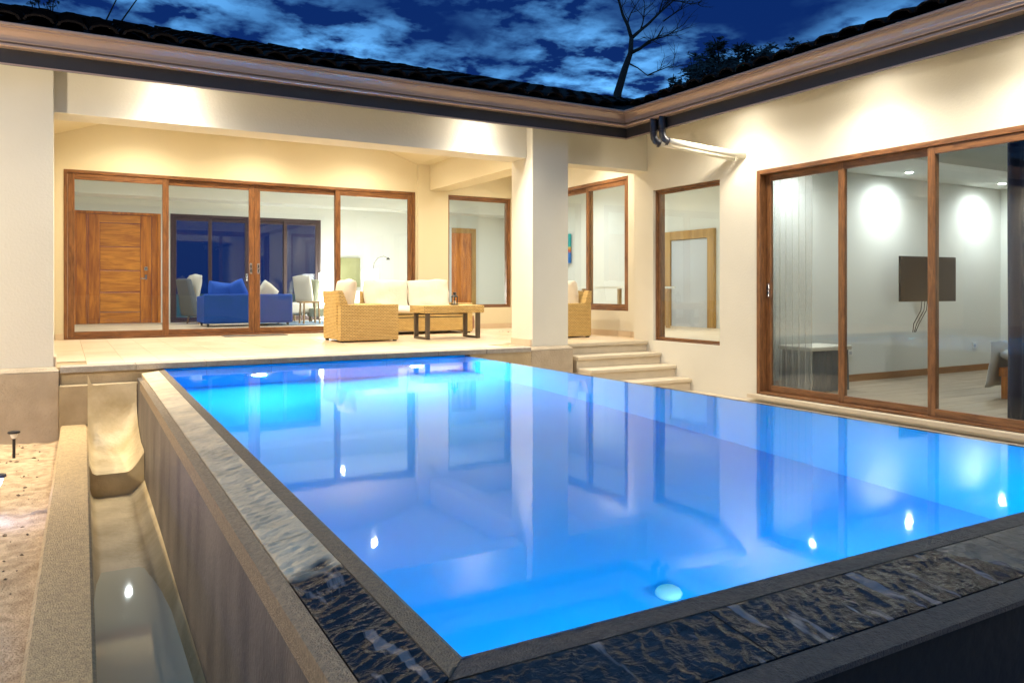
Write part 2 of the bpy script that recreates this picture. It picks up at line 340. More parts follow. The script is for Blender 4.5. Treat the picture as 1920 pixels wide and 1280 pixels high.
def wall(name, m, parent, axis, d0, d1, u0, u1, z0, z1, holes=()):
    """wall slab: axis 'y' runs along X (d = Y range), axis 'x' runs along Y (d = X range); built as one skin round its openings"""
    us = sorted({u0, u1, *[h[0] for h in holes], *[h[1] for h in holes]}); zs = sorted({z0, z1, *[h[2] for h in holes], *[h[3] for h in holes]})
    solid = lambda i, j: 0 <= i < len(us)-1 and 0 <= j < len(zs)-1 and not any(h[0] <= (us[i]+us[i+1])/2 <= h[1] and h[2] <= (zs[j]+zs[j+1])/2 <= h[3] for h in holes)
    P = (lambda u, d, z: (u, d, z)) if axis == 'y' else (lambda u, d, z: (d, u, z))
    b = MB()
    for i in range(len(us)-1):
        for j in range(len(zs)-1):
            if not solid(i, j): continue
            a, c, e, f = us[i], us[i+1], zs[j], zs[j+1]
            b.add([P(a, d0, e), P(c, d0, e), P(c, d0, f), P(a, d0, f)], [(0, 1, 2, 3)])
            b.add([P(a, d1, e), P(c, d1, e), P(c, d1, f), P(a, d1, f)], [(3, 2, 1, 0)])
            if not solid(i-1, j): b.add([P(a, d0, e), P(a, d1, e), P(a, d1, f), P(a, d0, f)], [(0, 1, 2, 3)])
            if not solid(i+1, j): b.add([P(c, d0, e), P(c, d1, e), P(c, d1, f), P(c, d0, f)], [(3, 2, 1, 0)])
            if not solid(i, j-1): b.add([P(a, d0, e), P(a, d1, e), P(c, d1, e), P(c, d0, e)], [(0, 1, 2, 3)])
            if not solid(i, j+1): b.add([P(a, d0, f), P(a, d1, f), P(c, d1, f), P(c, d0, f)], [(3, 2, 1, 0)])
    o = b.build(name, m, parent)
    bm = bmesh.new(); bm.from_mesh(o.data); bmesh.ops.remove_doubles(bm, verts=bm.verts, dist=1e-5); bmesh.ops.recalc_face_normals(bm, faces=bm.faces); bm.to_mesh(o.data); bm.free()
    return o
def cushion(name, m, parent, sx, sy, sz, loc=(0, 0, 0), rot=(0, 0, 0), n=12, seed=0, wr=.008, pinch=.35):
    bm = bmesh.new(); bmesh.ops.create_cube(bm, size=2); bmesh.ops.subdivide_edges(bm, edges=bm.edges, cuts=n, use_grid_fill=True)
    for v in bm.verts:
        x, y, z = v.co
        k = lambda t: 1-abs(t)**4
        fz = .35+.65*(k(x)*k(y))**pinch
        ex = 1-.05*(abs(z)**2)-.03*(y*y); ey = 1-.05*(abs(z)**2)-.03*(x*x)
        p = Vector((x*ex*sx/2, y*ey*sy/2, z*fz*sz/2))
        p += Vector((1, 1, 1))*wr*noise.noise(Vector((p.x*5+seed, p.y*5, p.z*6)))*2
        p += Vector((0, 0, 1 if z > 0 else -1))*wr*abs(noise.noise(Vector((p.x*3, p.y*14+seed, 2))))
        v.co = p
    mt = Matrix.Translation(loc) @ Matrix.Rotation(rot[2], 4, 'Z') @ Matrix.Rotation(rot[1], 4, 'Y') @ Matrix.Rotation(rot[0], 4, 'X')
    bm.transform(mt); me = bpy.data.meshes.new(name); bm.to_mesh(me); bm.free(); me.materials.append(MATS[m])
    for p in me.polygons: p.use_smooth = True
    o = bpy.data.objects.new(name, me); COL.objects.link(o)
    if parent is not None: o.parent = parent
    return o
def spot(name, loc, energy, col, size=110, blend=.6, rad=.04, rot=(0, 0, 0), parent=None):
    d = bpy.data.lights.new(name, 'SPOT'); d.energy = energy; d.color = col; d.spot_size = R(size); d.spot_blend = blend; d.shadow_soft_size = rad
    o = bpy.data.objects.new(name, d); COL.objects.link(o); o.rotation_euler = rot
    if parent is not None: o.parent = parent; o.location = Vector(loc)
    else: o.location = loc
    return o
def point(name, loc, energy, col, rad=.1):
    d = bpy.data.lights.new(name, 'POINT'); d.energy = energy; d.color = col; d.shadow_soft_size = rad
    o = bpy.data.objects.new(name, d); COL.objects.link(o); o.location = loc; return o

# ------------------------------------------------------------------ levels (camera height = 0)
ZF, ZW, ZB, ZG = -.675, -.742, -1.18, -1.31          # terrace, pool water, bedroom level, ground
YW = 12.256; XR = 6.8
NEUTRAL = (1, .95, .86); GLOW = (1, .92, .77); WARM = (1, .89, .68); COOL = (.92, .97, 1.0)

# ------------------------------------------------------------------ ground
def ground():
    b = MB()
    def h(x, y):
        k = max(0, min(1, (4-abs(y-4))/3)) if x < 0 else 0
        return ZG + .03*noise.noise(Vector((x*2.3, y*2.3, 0)))*1.0 + .012*noise.noise(Vector((x*11, y*11, 4)))
    b.grid(lambda u, v: (-3+u*2.97, -.5+v*8.6, h(-3+u*2.97, -.5+v*8.6)), 110, 240)
    g = b.build('sand_bed', 'sand', None, smooth=True); struct(g)
    b = MB(); zg = ZG-.06
    for a0, a1, c0, c1 in ((-200, -.06, -200, 300), (5.0, 300, -200, 300), (-.06, 5.0, -200, .6), (-.06, 5.0, 7.99, 300)):
        b.add([(a0, c0, zg), (a1, c0, zg), (a1, c1, zg), (a0, c1, zg)], [(0, 1, 2, 3)])
    struct(b.build('ground', 'sand', None))
    r = random.Random(3); b = MB()
    for i in range(520):
        x, y = r.uniform(-1.2, -.16), r.uniform(1.6, 7.8); s = .0025+.010*r.random()**3
        z = h(x, y)+s*.4; a = r.random()*6.28
        vs = [(x+s*1.6*math.cos(a), y+s*1.6*math.sin(a), z), (x-s*math.sin(a), y+s*math.cos(a), z+s*.3), (x-s*1.6*math.cos(a), y-s*1.6*math.sin(a), z), (x+s*math.sin(a), y-s*math.cos(a), z+s*.2), (x, y, z+s*.9), (x, y, z-s)]
        b.add(vs, [(0, 1, 4), (1, 2, 4), (2, 3, 4), (3, 0, 4), (1, 0, 5), (2, 1, 5), (3, 2, 5), (0, 3, 5)])
    o = b.build('sand_litter', 'litter', None); tag(o, 'dark bits of stone and dry leaf scattered on the sand bed', 'litter'); o['kind'] = 'stuff'
ground()

# ------------------------------------------------------------------ the villa
villa = thing('villa', 'cream stucco villa with dark tiled roof and brown framed glass doors round the pool', 'building', (3, 12, ZF))
# terrace recess and front
wall('wall', 'stucco_warm_lit', villa, 'y', YW, YW+.15, -3.4, 7.05, ZF-.1, 2.42, [(-.017, 5.125, ZF, 1.65), (5.72, 6.997, -.305, 1.65)])
wall('wall', 'stucco', villa, 'x', 7.05, 7.2, 8.502, YW+.15, ZF-.1, 2.42, [(8.95, 11.0, -.30, 1.655)])
wall('wall', 'stucco', villa, 'x', XR, XR+.15, -6, 8.5, ZB-.1, 2.11, [(6.88, 8.10, -.665, 1.329), (2.15, 6.299, ZB-.02, 1.35)])
box('wall', 'stucco', villa, XR+.152, 7.2, 8.35, 8.5, ZB-.1, 2.1)
box('wall', 'stucco_warm_lit', villa, -.28, -.14, 8.502, YW-.002, ZF-.1, 2.42)
box('wall', 'stucco', villa, -4.0, -.09, 8.0, 8.5, ZF+.002, 2.11)            # solid pier left of the terrace
box('beam', 'stucco', villa, -.088, 4.858, 8.14, 8.5, 1.60, 2.11)
box('beam', 'stucco', villa, 5.372, XR-.002, 8.22, 8.5, 1.60, 2.11)
box('column', 'stucco', villa, 4.86, 5.37, 8.0, 8.5, ZF+.002, 2.11)
box('beam', 'stucco_warm_lit', villa, 5.37, 5.72, 8.502, YW-.062, 1.69, 2.42)
box('pilaster', 'stucco_warm_lit', villa, 5.16, 5.716, YW-.06, YW-.002, ZF, 2.42)
def base(x0, x1, y0, y1, z0, z1):
    b = MB(); c = .035
    b.prism([(x0, y0), (x1, y0), (x1, y1), (x0, y1)], z0, z1-c)
    b.add([(x0, y0, z1-c), (x1, y0, z1-c), (x1, y1, z1-c), (x0, y1, z1-c), (x0+c, y0+c, z1), (x1-c, y0+c, z1), (x1-c, y1, z1), (x0+c, y1, z1)], [(0, 1, 5, 4), (1, 2, 6, 5), (3, 0, 4, 7), (4, 5, 6, 7)])
    return b.build('plinth', 'plaster_rough', villa, bevel=.012)
base(-4.0, -.045, 7.92, 8.52, ZG-.3, ZF); base(4.80, 5.40, 7.93, 8.52, ZB-.3, ZF)
# recess ceiling: shallow vault
def vault():
    prof = [(-.14, 2.10), (.62, 2.38), (4.42, 2.38), (5.16, 2.12), (5.37, 2.12)]
    b = MB()
    for (x0, z0), (x1, z1) in zip(prof, prof[1:]):
        b.add([(x0, 8.5, z0), (x1, 8.5, z1), (x1, YW, z1), (x0, YW, z0), (x0, 8.5, z0+.03), (x1, 8.5, z1+.03), (x1, YW, z1+.03), (x0, YW, z0+.03)], [(0, 3, 2, 1), (4, 5, 6, 7)])
    b.build('ceiling', 'stucco_warm_lit', villa)
    box('ceiling', 'stucco_warm_lit', villa, 5.722, 7.048, 8.502, YW-.002, 2.12, 2.16)
vault()
# fascia, soffit, gutter
XF, YF, ZS = 6.08, 7.755, 1.885
MB().prism([(-6, YF), (XF, YF), (XF, -6), (XF+.03, -6), (XF+.03, YF+.03), (-6, YF+.03)], ZS, 2.16).build('fascia', 'fascia', villa)
MB().prism([(-6, YF-.004), (XF-.004, YF-.004), (XF-.004, -6), (XF, -6), (XF, YF), (-6, YF)], ZS-.004, ZS+.010).build('fascia_trim', 'gutter', villa)
MB().prism([(-6, YF+.03), (XF+.03, YF+.03), (XF+.03, -6), (XR, -6), (XR, 8.22), (5.37, 8.22), (5.37, 8.0), (4.86, 8.0), (4.86, 8.14), (-.09, 8.14), (-.09, 8.0), (-6, 8.0)], 2.112, 2.13).build('soffit', 'stucco', villa)
PROF = [(0, 2.014), (.080, 2.014), (.088, 2.020), (.088, 2.036), (.078, 2.040), (.050, 2.042), (.050, 2.054), (.076, 2.058), (.078, 2.068), (.064, 2.072),
        (.064, 2.090), (.068, 2.108), (.078, 2.126), (.094, 2.142), (.112, 2.154), (.120, 2.158), (.120, 2.168), (.146, 2.174), (.148, 2.192), (.142, 2.199), (.132, 2.2), (.118, 2.19), (.112, 2.165), (.06, 2.10), (0, 2.09)]
def gutter():
    for side in (0, 1):
        b = MB(); vs = []
        for o, z in PROF:
            if side == 0: vs += [(-6, YF-o, z), (XF-o, YF-o, z)]
            else: vs += [(XF-o, -6, z), (XF-o, YF-o, z)]
        n = len(PROF); b.add(vs, [(2*i, 2*i+1, 2*((i+1) % n)+1, 2*((i+1) % n)) for i in range(n)])
        g = b.build('gutter', 'gutter', villa)
        bm = bmesh.new(); bm.from_mesh(g.data); bmesh.ops.recalc_face_normals(bm, faces=bm.faces); bm.to_mesh(g.data); bm.free()
        for p in g.data.polygons: p.use_smooth = False
        pos = [.3, 2.05, 3.5, 5.0] if side == 0 else [7.2, 6.2, 5.15, 4.0, 2.9]
        for k in pos:
            b = MB(); vs = []
            for o, z in PROF[:20]:
                q = o+.003; zz = z+(.002 if z > 2.1 else -.002)
                for d in (-.012, .012): vs.append((k+d, YF-q, zz) if side == 0 else (XF-q, k+d, zz))
            b.add(vs, [(2*i, 2*i+1, 2*i+3, 2*i+2) for i in range(19)])
            b.build('joint_strap', 'gutter', g)
gutter()
# roof
M_R = .335
def roof():
    e = 2.175
    b = MB()
    L0, LR = 7.70, 10.2
    t = LR-L0; x0 = 6.02
    b.add([(-7, L0, e), (x0, L0, e), (x0+t, LR, e+M_R*t), (-7, LR, e+M_R*t)], [(0, 1, 2, 3)])
    b.add([(-7, L0, e+.04), (x0, L0, e+.04), (x0+t, LR, e+.04+M_R*t), (-7, LR, e+.04+M_R*t)], [(0, 1, 2, 3)])
    b.add([(-7, LR, e+.04+M_R*t), (x0+t, LR, e+.04+M_R*t), (x0+t+4, 18.6, 2.32), (-7, 18.6, 2.32)], [(0, 1, 2, 3)])
    b.add([(-7, L0, e), (x0, L0, e), (x0, L0, e+.04), (-7, L0, e+.04)], [(0, 1, 2, 3)])
    b.add([(x0, -6, e+.04), (x0, L0, e+.04), (x0+t, LR, e+.04+M_R*t), (x0+t, -6, e+.04+M_R*t)], [(0, 1, 2, 3)])
    b.add([(x0, -6, e), (x0, L0, e), (x0, L0, e+.04), (x0, -6, e+.04)], [(0, 1, 2, 3)])
    rf = b.build('roof', 'roof_tile', villa)
    W, Ln = .235, .40
    def tile(bb, w, l):
        # barrel tile along +v, lifted at its lower end
        vs = []
        for (vv, lift, rr) in ((0, .030, 1.0), (l, .004, .9)):
            for k in range(6):
                a = math.pi*k/5; vs.append((-math.cos(a)*w*.5*rr, vv, lift+math.sin(a)*.062))
            for k in range(6):
                a = math.pi*(5-k)/5; vs.append((-math.cos(a)*w*.5*rr*.8, vv, lift+math.sin(a)*.045))
        n = 12; bb.add(vs, [(k, (k+1) % n, n+(k+1) % n, n+k) for k in range(n)]+[tuple(range(n))[::-1], tuple(range(n, 2*n))])
    b = MB(); tile(b, W, Ln*1.12); me0 = b.build('roof_tile', 'roof_tile', None, local=True); me = me0.data
    bpy.data.objects.remove(me0)
    sl = math.atan(M_R); rnd = random.Random(5); count = 0; far = MB()
    A = Matrix.Rotation(sl, 4, 'X')
    rows = int(t/math.cos(sl)/Ln)+1
    for r in range(rows):
        yy = L0-.05+r*Ln*math.cos(sl); zz = e+.035+r*Ln*math.sin(sl)
        xm = x0+(yy-L0)-.1
        c = -1.9
        while c < xm:
            x = c+rnd.uniform(-.008, .008)
            m = Matrix.Translation((x, yy+rnd.uniform(-.012, .012), zz+rnd.uniform(-.004, .006))) @ A @ Matrix.Rotation(rnd.uniform(-.02, .02), 4, 'Z')
            if r < 6 and count < 250:
                o = bpy.data.objects.new('roof_tile', me); COL.objects.link(o); o.parent = rf
                o.matrix_local = Matrix.Translation(-villa.location) @ m; count += 1
            else:
                far.add([m @ v.co for v in me.vertices], [tuple(p.vertices) for p in me.polygons])
            c += W*1.04
    # right wing: eave course
    A2 = Matrix.Rotation(R(-90), 4, 'Z') @ A
    for k in range(46):
        y = -2.6+k*W*1.04
        if y > 7.6: break
        for r in range(2):
            xx = x0-.05+r*Ln*math.cos(sl); zz = e+.035+r*Ln*math.sin(sl)
            m = Matrix.Translation((xx, y, zz+rnd.uniform(-.004, .01))) @ A2
            if r == 0 and count < 296:
                o = bpy.data.objects.new('roof_tile', me); COL.objects.link(o); o.parent = rf
                o.matrix_local = Matrix.Translation(-villa.location) @ m; count += 1
            else: far.add([m @ v.co for v in me.vertices], [tuple(p.vertices) for p in me.polygons])
    # ridge caps
    x = -7
    while x < x0+t:
        s = MB(); tile(s, .30, .5); m = Matrix.Translation((x, LR, e+.04+M_R*t)) @ Matrix.Rotation(R(-90), 4, 'Z'); far.add([m @ Vector(v) for v in s.v], s.f); x += .44
    f = far.build('roof_tiles', 'roof_tile', rf); f['kind'] = 'stuff'
roof()

# ------------------------------------------------------------------ windows and sliding doors
def framed(name, parent, axis, d, u0, u1, z0, z1, panels, fw=.045, sw=.07, depth=.14, m=('frame_wood', 'frame_wood_h'), label=None, handles=(), sgn=1):
    """outer frame at depth d..d+sgn*depth; panels (u0,u1,track depth)"""
    P = (lambda a, b, c, e, f, g: (a, b, c, e, f, g)) if axis == 'y' else (lambda a, b, c, e, f, g: (c, e, a, b, f, g))
    dd = lambda a, b: (min(d+sgn*a, d+sgn*b), max(d+sgn*a, d+sgn*b))
    B = MB(); a, c = dd(0, depth)
    B.box(*P(u0, u0+fw, a, c, z0, z1))
    fr = B.build(name, m[0], parent, bevel=.004)
    MB().box(*P(u1-fw, u1, a, c, z0, z1)).build('jamb', m[0], fr, bevel=.004)
    MB().box(*P(u0+fw, u1-fw, a, c, z1-fw, z1)).build('head', m[1], fr, bevel=.004); MB().box(*P(u0+fw, u1-fw, a, c, z0, z0+fw*.5)).build('track', m[1], fr, bevel=.004)
    if label: fr['label'] = label
    for (p0, p1, t) in panels:
        a, c = dd(t, t+.038); za, zb = z0+fw*.5+.002, z1-fw-.002
        for q0, q1 in ((p0, p0+sw), (p1-sw, p1)): MB().box(*P(q0, q1, a, c, za, zb)).build('stile', m[0], fr, bevel=.004)
        for q0, q1 in ((za, za+sw), (zb-sw, zb)): MB().box(*P(p0+sw, p1-sw, a, c, q0, q1)).build('rail', m[1], fr, bevel=.004)
        g0, g1 = dd(t+.016, t+.022)
        gm = (g0+g1)/2
        q = [(p0+sw-.005, za+sw-.005), (p1-sw+.005, za+sw-.005), (p1-sw+.005, zb-sw+.005), (p0+sw-.005, zb-sw+.005)]
        vs = [(u, gm, z) if axis == 'y' else (gm, u, z) for u, z in q]
        MB().add(vs, [(0, 1, 2, 3)]).build('pane', 'glass', fr)
    for (u, z, t) in handles:
        a, c = dd(t-.014, t)
        B = MB().box(*P(u-.018, u+.018, a, c, z-.08, z+.08)); B.build('handle', 'chrome', fr, bevel=.006)
        a, c = dd(t-.017, t-.013)
        MB().box(*P(u-.009, u+.009, a, c, z+.01, z+.055)).box(*P(u-.009, u+.009, a, c, z-.055, z-.01)).build('keyhole', 'black_metal', fr)
    return fr
framed('sliding_door', villa, 'y', YW-.01, -.017, 5.125, ZF, 1.65, [(.03, 1.30, .015), (1.22, 2.51, .062), (2.512, 3.84, .062), (3.76, 5.08, .015)], sw=.082, handles=[(2.455, .33, .06), (2.565, .33, .06)], label='wide four panel glass sliding door to the living room')
framed('window', villa, 'y', YW+.03, 5.72, 6.997, -.305, 1.65, [(5.76, 6.957, .02)], fw=.05, sw=.028, label='tall fixed window beside the wicker sofa')
framed('window', villa, 'x', 7.055, 8.95, 11.0, -.30, 1.655, [(8.99, 10.03, .015), (9.95, 10.96, .06)], fw=.05, sw=.07, m=('frame_wood', 'frame_wood_y'), label='sliding window in the terrace side wall')
framed('window', villa, 'x', 6.84, 6.88, 8.10, -.665, 1.329, [(6.905, 8.075, .02)], fw=.03, sw=.03, m=('frame_wood', 'frame_wood_y'), label='tall fixed window above the stone steps')
framed('sliding_door', villa, 'x', 6.79, 2.15, 6.299, -1.165, 1.35, [(5.22, 6.25, .10), (4.23, 5.27, .06), (3.20, 4.29, .016), (2.2, 3.26, .06)], fw=.05, sw=.07, depth=.155, m=('frame_wood', 'frame_wood_y'), handles=[(6.215, .0, .10)], label='four panel glass sliding door to the bedroom')
box('sill', 'step_stone', villa, 6.70, 6.788, -2, 6.36, -1.21, -1.168, bevel=.004)
# skirting tiles
for a in ((-.018-.10, -.02, YW-.03, YW-.002), (5.13, 5.158, YW-.03, YW-.002), (5.72, 7.03, YW-.016, YW-.002)):
    box('skirting', 'travertine', villa, *a, ZF, ZF+.085)
for k in range(12): box('skirting', 'travertine', villa, 7.034, 7.048, 8.56+k*.308, 8.56+k*.308+.304, ZF, ZF+.085)
box('skirting', 'travertine', villa, -.088, -.072, 8.02, 8.498, ZF, ZF+.085)
box('skirting', 'travertine', villa, 4.844, 4.858, 8.02, 8.498, ZF, ZF+.085)

# ------------------------------------------------------------------ down lights
def downlight(x, y, z, energy, col, size=120, blend=.8, m='lamp_glow', r=.045):
    B = MB().lathe([(r+.018, .004), (r+.018, -.004), (r+.004, -.006), (r, 0), (r*.98, .006)], (x, y, z-.001), 20)
    o = B.build('downlight', 'white', villa, smooth=False)
    MB().lathe([(r-.004, -.003), (r-.004, -.0015)], (x, y, z-.003), 16).build('bulb', m, o)
    spot('downlight_beam', (x, y, z-.02), energy, col, size, blend, .035)
for x in (-2.3, .9, 4.15):
    downlight(x, 7.86, 2.112, 6.5, NEUTRAL, 140, 1); spot('downlight_glow', (x, 7.88, 2.08), 200 if x < 0 else 130, GLOW, 142, .9, .12, (R(-28), 0, 0))
for y in (6.4, 4.75, 3.25, 1.6, .1, -1.5, -3.0):  # past the view the row goes on with added downlights as fill
    downlight(6.40, y, 2.112, 2.8, NEUTRAL, 120, 1); spot('downlight_glow', (6.22, y, 2.08), 34, GLOW, 172, .6, .12, (0, R(14), 0))
for x in (.9, 2.5, 4.1):
    for y in (9.5, 11.4): downlight(x, y, 2.38, 36, WARM, 150, .8)
for y in (9.3, 11.2): downlight(6.4, y, 2.12, 32, WARM, 150, .8)

# ------------------------------------------------------------------ interiors
def interior():
    z0, z1 = ZF+.003, 2.24
    struct(box('living_floor', 'travertine', None, -.6, 10, YW+.152, 17.65, z0-.1, z0))
    struct(box('dining_floor', 'travertine', None, 7.21, 10, 8.52, YW+.150, z0-.1, z0))
    box('ceiling', 'interior_white', villa, -.6, 10, YW+.152, 17.65, z1, z1+.03)
    box('ceiling', 'interior_white', villa, 7.21, 10, 8.52, YW+.15, z1-.02, z1+.01)
    wall('inner_wall', 'interior_white', villa, 'y', 17.65, 17.8, -.6, 10, z0, z1, [(.14, 1.72, z0, 1.58), (1.90, 5.066, z0, 1.595)])
    box('inner_wall', 'interior_white', villa, -.75, -.602, YW+.152, 17.8, z0, z1)
    box('inner_wall', 'interior_white', villa, 10.002, 10.15, 8.52, 17.8, z0, z1)
    box('ceiling_drop', 'interior_white', villa, -.6, 10, 17.0, 17.648, 1.86, z1-.002)
    box('inner_wall', 'interior_grey', villa, 7.05, 7.2, 15.2, 16.6, z0, 1.35)
    for k in range(4): box('light_switch', 'grey_fabric', villa, 7.04, 7.05, 15.5+k*.11, 15.56+k*.11, .36, .52)
    # wooden door opening seen at right: jamb and leaf on the back wall
    box('inner_door', 'door_gold', villa, 8.0, 8.12, 17.60, 17.648, z0, 1.55); box('inner_door', 'door_gold', villa, 8.9, 9.02, 17.60, 17.648, z0, 1.55); box('inner_door', 'door_gold', villa, 8.122, 8.898, 17.60, 17.648, 1.43, 1.55); box('inner_door', 'door_wood_v', villa, 8.122, 8.898, 17.62, 17.648, z0, 1.428)
    # far glass doors
    framed('sliding_door', villa, 'y', 17.64, 1.90, 5.066, z0, 1.595, [(1.95, 2.72, .03), (2.66, 3.48, .07), (3.50, 4.30, .07), (4.24, 5.02, .03)], fw=.06, sw=.07, m=('frame_plum', 'frame_plum'), handles=[(3.44, .28, .068), (3.54, .28, .068)], label='plum framed sliding door at the back of the living room')
    # entrance door
    y = 17.64
    dr = MB().box(.14, .19, y, y+.14, z0, 1.58).box(1.655, 1.72, y, y+.14, z0, 1.58).box(.19, 1.655, y, y+.14, 1.53, 1.58).build('entrance_door', 'door_wood_v', villa, bevel=.004)
    box('side_panel', 'door_wood_v', dr, .192, .37, y+.02, y+.08, z0, 1.528, bevel=.004)
    box('stile', 'door_wood_v', dr, .374, .395, y+.01, y+.10, z0, 1.528, bevel=.004)
    box('stile', 'door_wood_v', dr, .40, .60, y+.03, y+.08, z0, 1.523, bevel=.004)
    box('stile', 'door_wood_v', dr, 1.34, 1.545, y+.03, y+.08, z0, 1.523, bevel=.004)
    box('stile', 'door_wood_v', dr, 1.552, 1.653, y+.02, y+.09, z0, 1.528, bevel=.004)
    box('rail', 'door_wood_h', dr, .602, 1.338, y+.03, y+.08, 1.36, 1.523, bevel=.004)
    zs = [z0, -.44, -.04, .40, .88, 1.355]
    for a, b in zip(zs, zs[1:]): box('door_panel', 'door_wood_h', dr, .604, 1.336, y+.042, y+.075, a+.004, b-.004, bevel=.008)
    h = MB().box(1.42, 1.46, y+.018, y+.03, .22, .32).tube([(1.44, y+.02, .24), (1.44, y-.03, .24), (1.33, y-.03, .24)], .011, 8).build('handle', 'chrome', dr)
    box('lock', 'chrome', dr, 1.41, 1.47, y+.01, y+.03, .40, .48, bevel=.005)
    # lights
    for x in (1.0, 3.0, 5.0, 7.0, 9.0):
        for yy in (13.6, 15.8):
            if (x, yy) in ((3.0, 13.6),): continue
            downlight(x, yy, z1, 29, COOL, 160, .9, 'lamp_glow_cool')
    for x, yy in ((8.3, 9.6), (8.3, 11.4)): downlight(x, yy, z1-.02, 28, COOL, 160, .9, 'lamp_glow_cool')
    # bedroom
    bz0, bz1 = ZB, 1.52
    struct(box('bedroom_floor', 'fascia', None, XR+.152, 12.3, .2, 6.6, bz0-.1, bz0-.008))
    fl = bpy.data.objects['bedroom_floor']; rnd = random.Random(2); k = 0; yy = .2
    while yy < 6.58:
        x = XR+.152; off = rnd.uniform(.6, 1.8); x1 = x+off
        while x < 12.28:
            box('plank', 'plank' if rnd.random() < .5 else 'plank_b', fl, x+.001, min(x1, 12.29)-.001, yy+.001, min(yy+.178, 6.598), bz0-.0078, bz0+rnd.uniform(-.0006, .0006)); x = x1; x1 += 1.9
        yy += .18
    wall('inner_wall', 'interior_white', villa, 'y', 6.6, 6.75, XR+.152, 12.45, bz0-.1, bz1+.4)
    box('inner_wall', 'interior_white', villa, 12.302, 12.45, .2, 6.598, bz0-.1, bz1+.4)
    box('inner_wall', 'interior_white', villa, XR+.152, 12.45, .05, .198, bz0-.1, bz1+.4)
    wall('ceiling', 'interior_white', villa, 'y', .2, 6.598, XR+.155, 12.3, 1.83, 1.86)
    b = MB()
    for q in ((XR+.155, 12.298, 5.55, 6.596), (XR+.155, 12.298, .204, 1.3), (XR+.155, 7.9, 1.302, 5.548), (11.4, 12.298, 1.302, 5.548)): b.box(*q, bz1, 1.828)
    b.build('ceiling_drop', 'interior_white', villa)
    for k in range(3): box('skirting', 'skirting_wood', villa, XR+.16+k*1.78, XR+.16+k*1.78+1.776, 6.582, 6.598, bz0, bz0+.09)
    box('skirting', 'skirting_wood', villa, 12.284, 12.3, .25, 6.58, bz0, bz0+.09)
    for x in (8.75, 11.55):
        o = box('socket', 'white', villa, x, x+.11, 6.588, 6.598, -.86, -.76, bevel=.003); MB().box(x+.03, x+.08, 6.584, 6.5878, -.83, -.79).build('socket_face', 'interior_grey', o)
    for x, yy in ((9.45, 6.2), (11.6, 6.2), (7.6, 6.2), (9.4, .8), (11.6, .8)): downlight(x, yy, bz1, 24, COOL, 168, 1, 'lamp_glow_cool')
    # side room behind the tall window, same level as the terrace
    struct(box('side_room_floor', 'travertine', None, XR+.152, 10, 6.752, 8.518, z0-.1, z0))
    box('inner_wall', 'interior_white', villa, 10.002, 10.15, 6.752, 8.518, z0, z1)
    box('inner_wall', 'interior_white', villa, XR+.152, 10.0, 6.6, 6.75, 1.93, z1)
    box('ceiling', 'interior_white', villa, XR+.152, 10, 6.752, 8.518, z1-.02, z1+.01)
    b = MB().box(9.93, 9.998, 10.2, 10.36, z0, 1.10).box(9.93, 9.998, 11.34, 11.5, z0, 1.10).box(9.93, 9.998, 10.362, 11.338, .94, 1.10).build('door_frame', 'door_gold', villa, bevel=.004)
    box('inner_door', 'interior_grey', b, 9.96, 9.99, 10.365, 11.335, z0, .935)
    downlight(8.3, 7.7, z1-.02, 45, COOL, 160, .9, 'lamp_glow_cool')
interior()

# ------------------------------------------------------------------ drain pipes
def pipes():
    for k, dy in enumerate((0, .17)):
        a = Vector((6.03, 7.02+dy*.9, 0)); w_ = Vector((6.80, 6.50+dy, 1.555))
        s = Vector((6.10, 6.99+dy*.9, 1.735))
        p = MB().tube([a+Vector((0, 0, 2.02)), a+Vector((0, 0, 1.90)), a+Vector((0, 0, 1.84)), a+Vector((.004, -.002, 1.795)), a+Vector((.02, -.01, 1.76)), a+Vector((.05, -.025, 1.742)), s], .042, 14).build('drain_pipe', 'pvc_dark', villa, smooth=True)
        MB().tube([a+Vector((0, 0, 1.87)), a+Vector((0, 0, 1.858))], .047, 14).tube([s-Vector((.03, -.02, 0)), s-Vector((.005, -.004, .002))], .048, 14).build('collar', 'pvc_dark', p)
        MB().tube([s, w_+Vector((.03, -.02, -.01))], .038, 14).build('pipe', 'pvc_white', p, smooth=True)
pipes()

# ------------------------------------------------------------------ terrace
def terrace():
    t = MB().prism([(-.14, 8.0), (4.80, 8.0), (4.80, 8.52), (5.40, 8.52), (5.40, 8.24), (6.798, 8.24), (6.798, 8.348), (7.05, 8.36), (7.05, 12.25), (-.14, 12.25)], ZG-.2, ZF-.009).build('terrace', 'concrete_warm', None); struct(t)
    rnd = random.Random(4)
    me = {}
    def tile(x0, x1, y0, y1):
        box('tile', 'travertine' if rnd.random() < .6 else 'travertine_b', t, x0+.0015, x1-.0015, y0+.0015, y1-.0015, ZF-.0088, ZF+rnd.uniform(-.0006, .0006))
    x = -.138; i = 0
    while x < 7.04:
        x1 = min(x+.312, 7.048); y = 8.12 if i % 2 == 0 else 8.12-.31
        while y < YW-.02:
            a, b = max(y, 8.12), min(y+.62, YW-.012)
            if b-a > .02 and not (x1 > 4.80 and x < 5.40 and a < 8.55 and b <= 8.75):
                if x1 > 4.80 and x < 5.40 and a < 8.55: a = 8.55
                if x1 > 5.40 and a < 8.345: a = 8.345
                if x1 > 6.8 and a < 8.36: a = 8.365
                if x < -.09 and a < 8.52: a = 8.522
                if b-a > .02: tile(x, x1, a, b)
            y += .62
        x += .312; i += 1
    # pool-side edge stones
    for k in range(8):
        a = -.04+k*.605; b = min(a+.602, 4.797)
        box('edge_stone', 'coping_edge', t, a, b, 7.915, 8.118, ZF-.055, ZF+.001, bevel=.006)
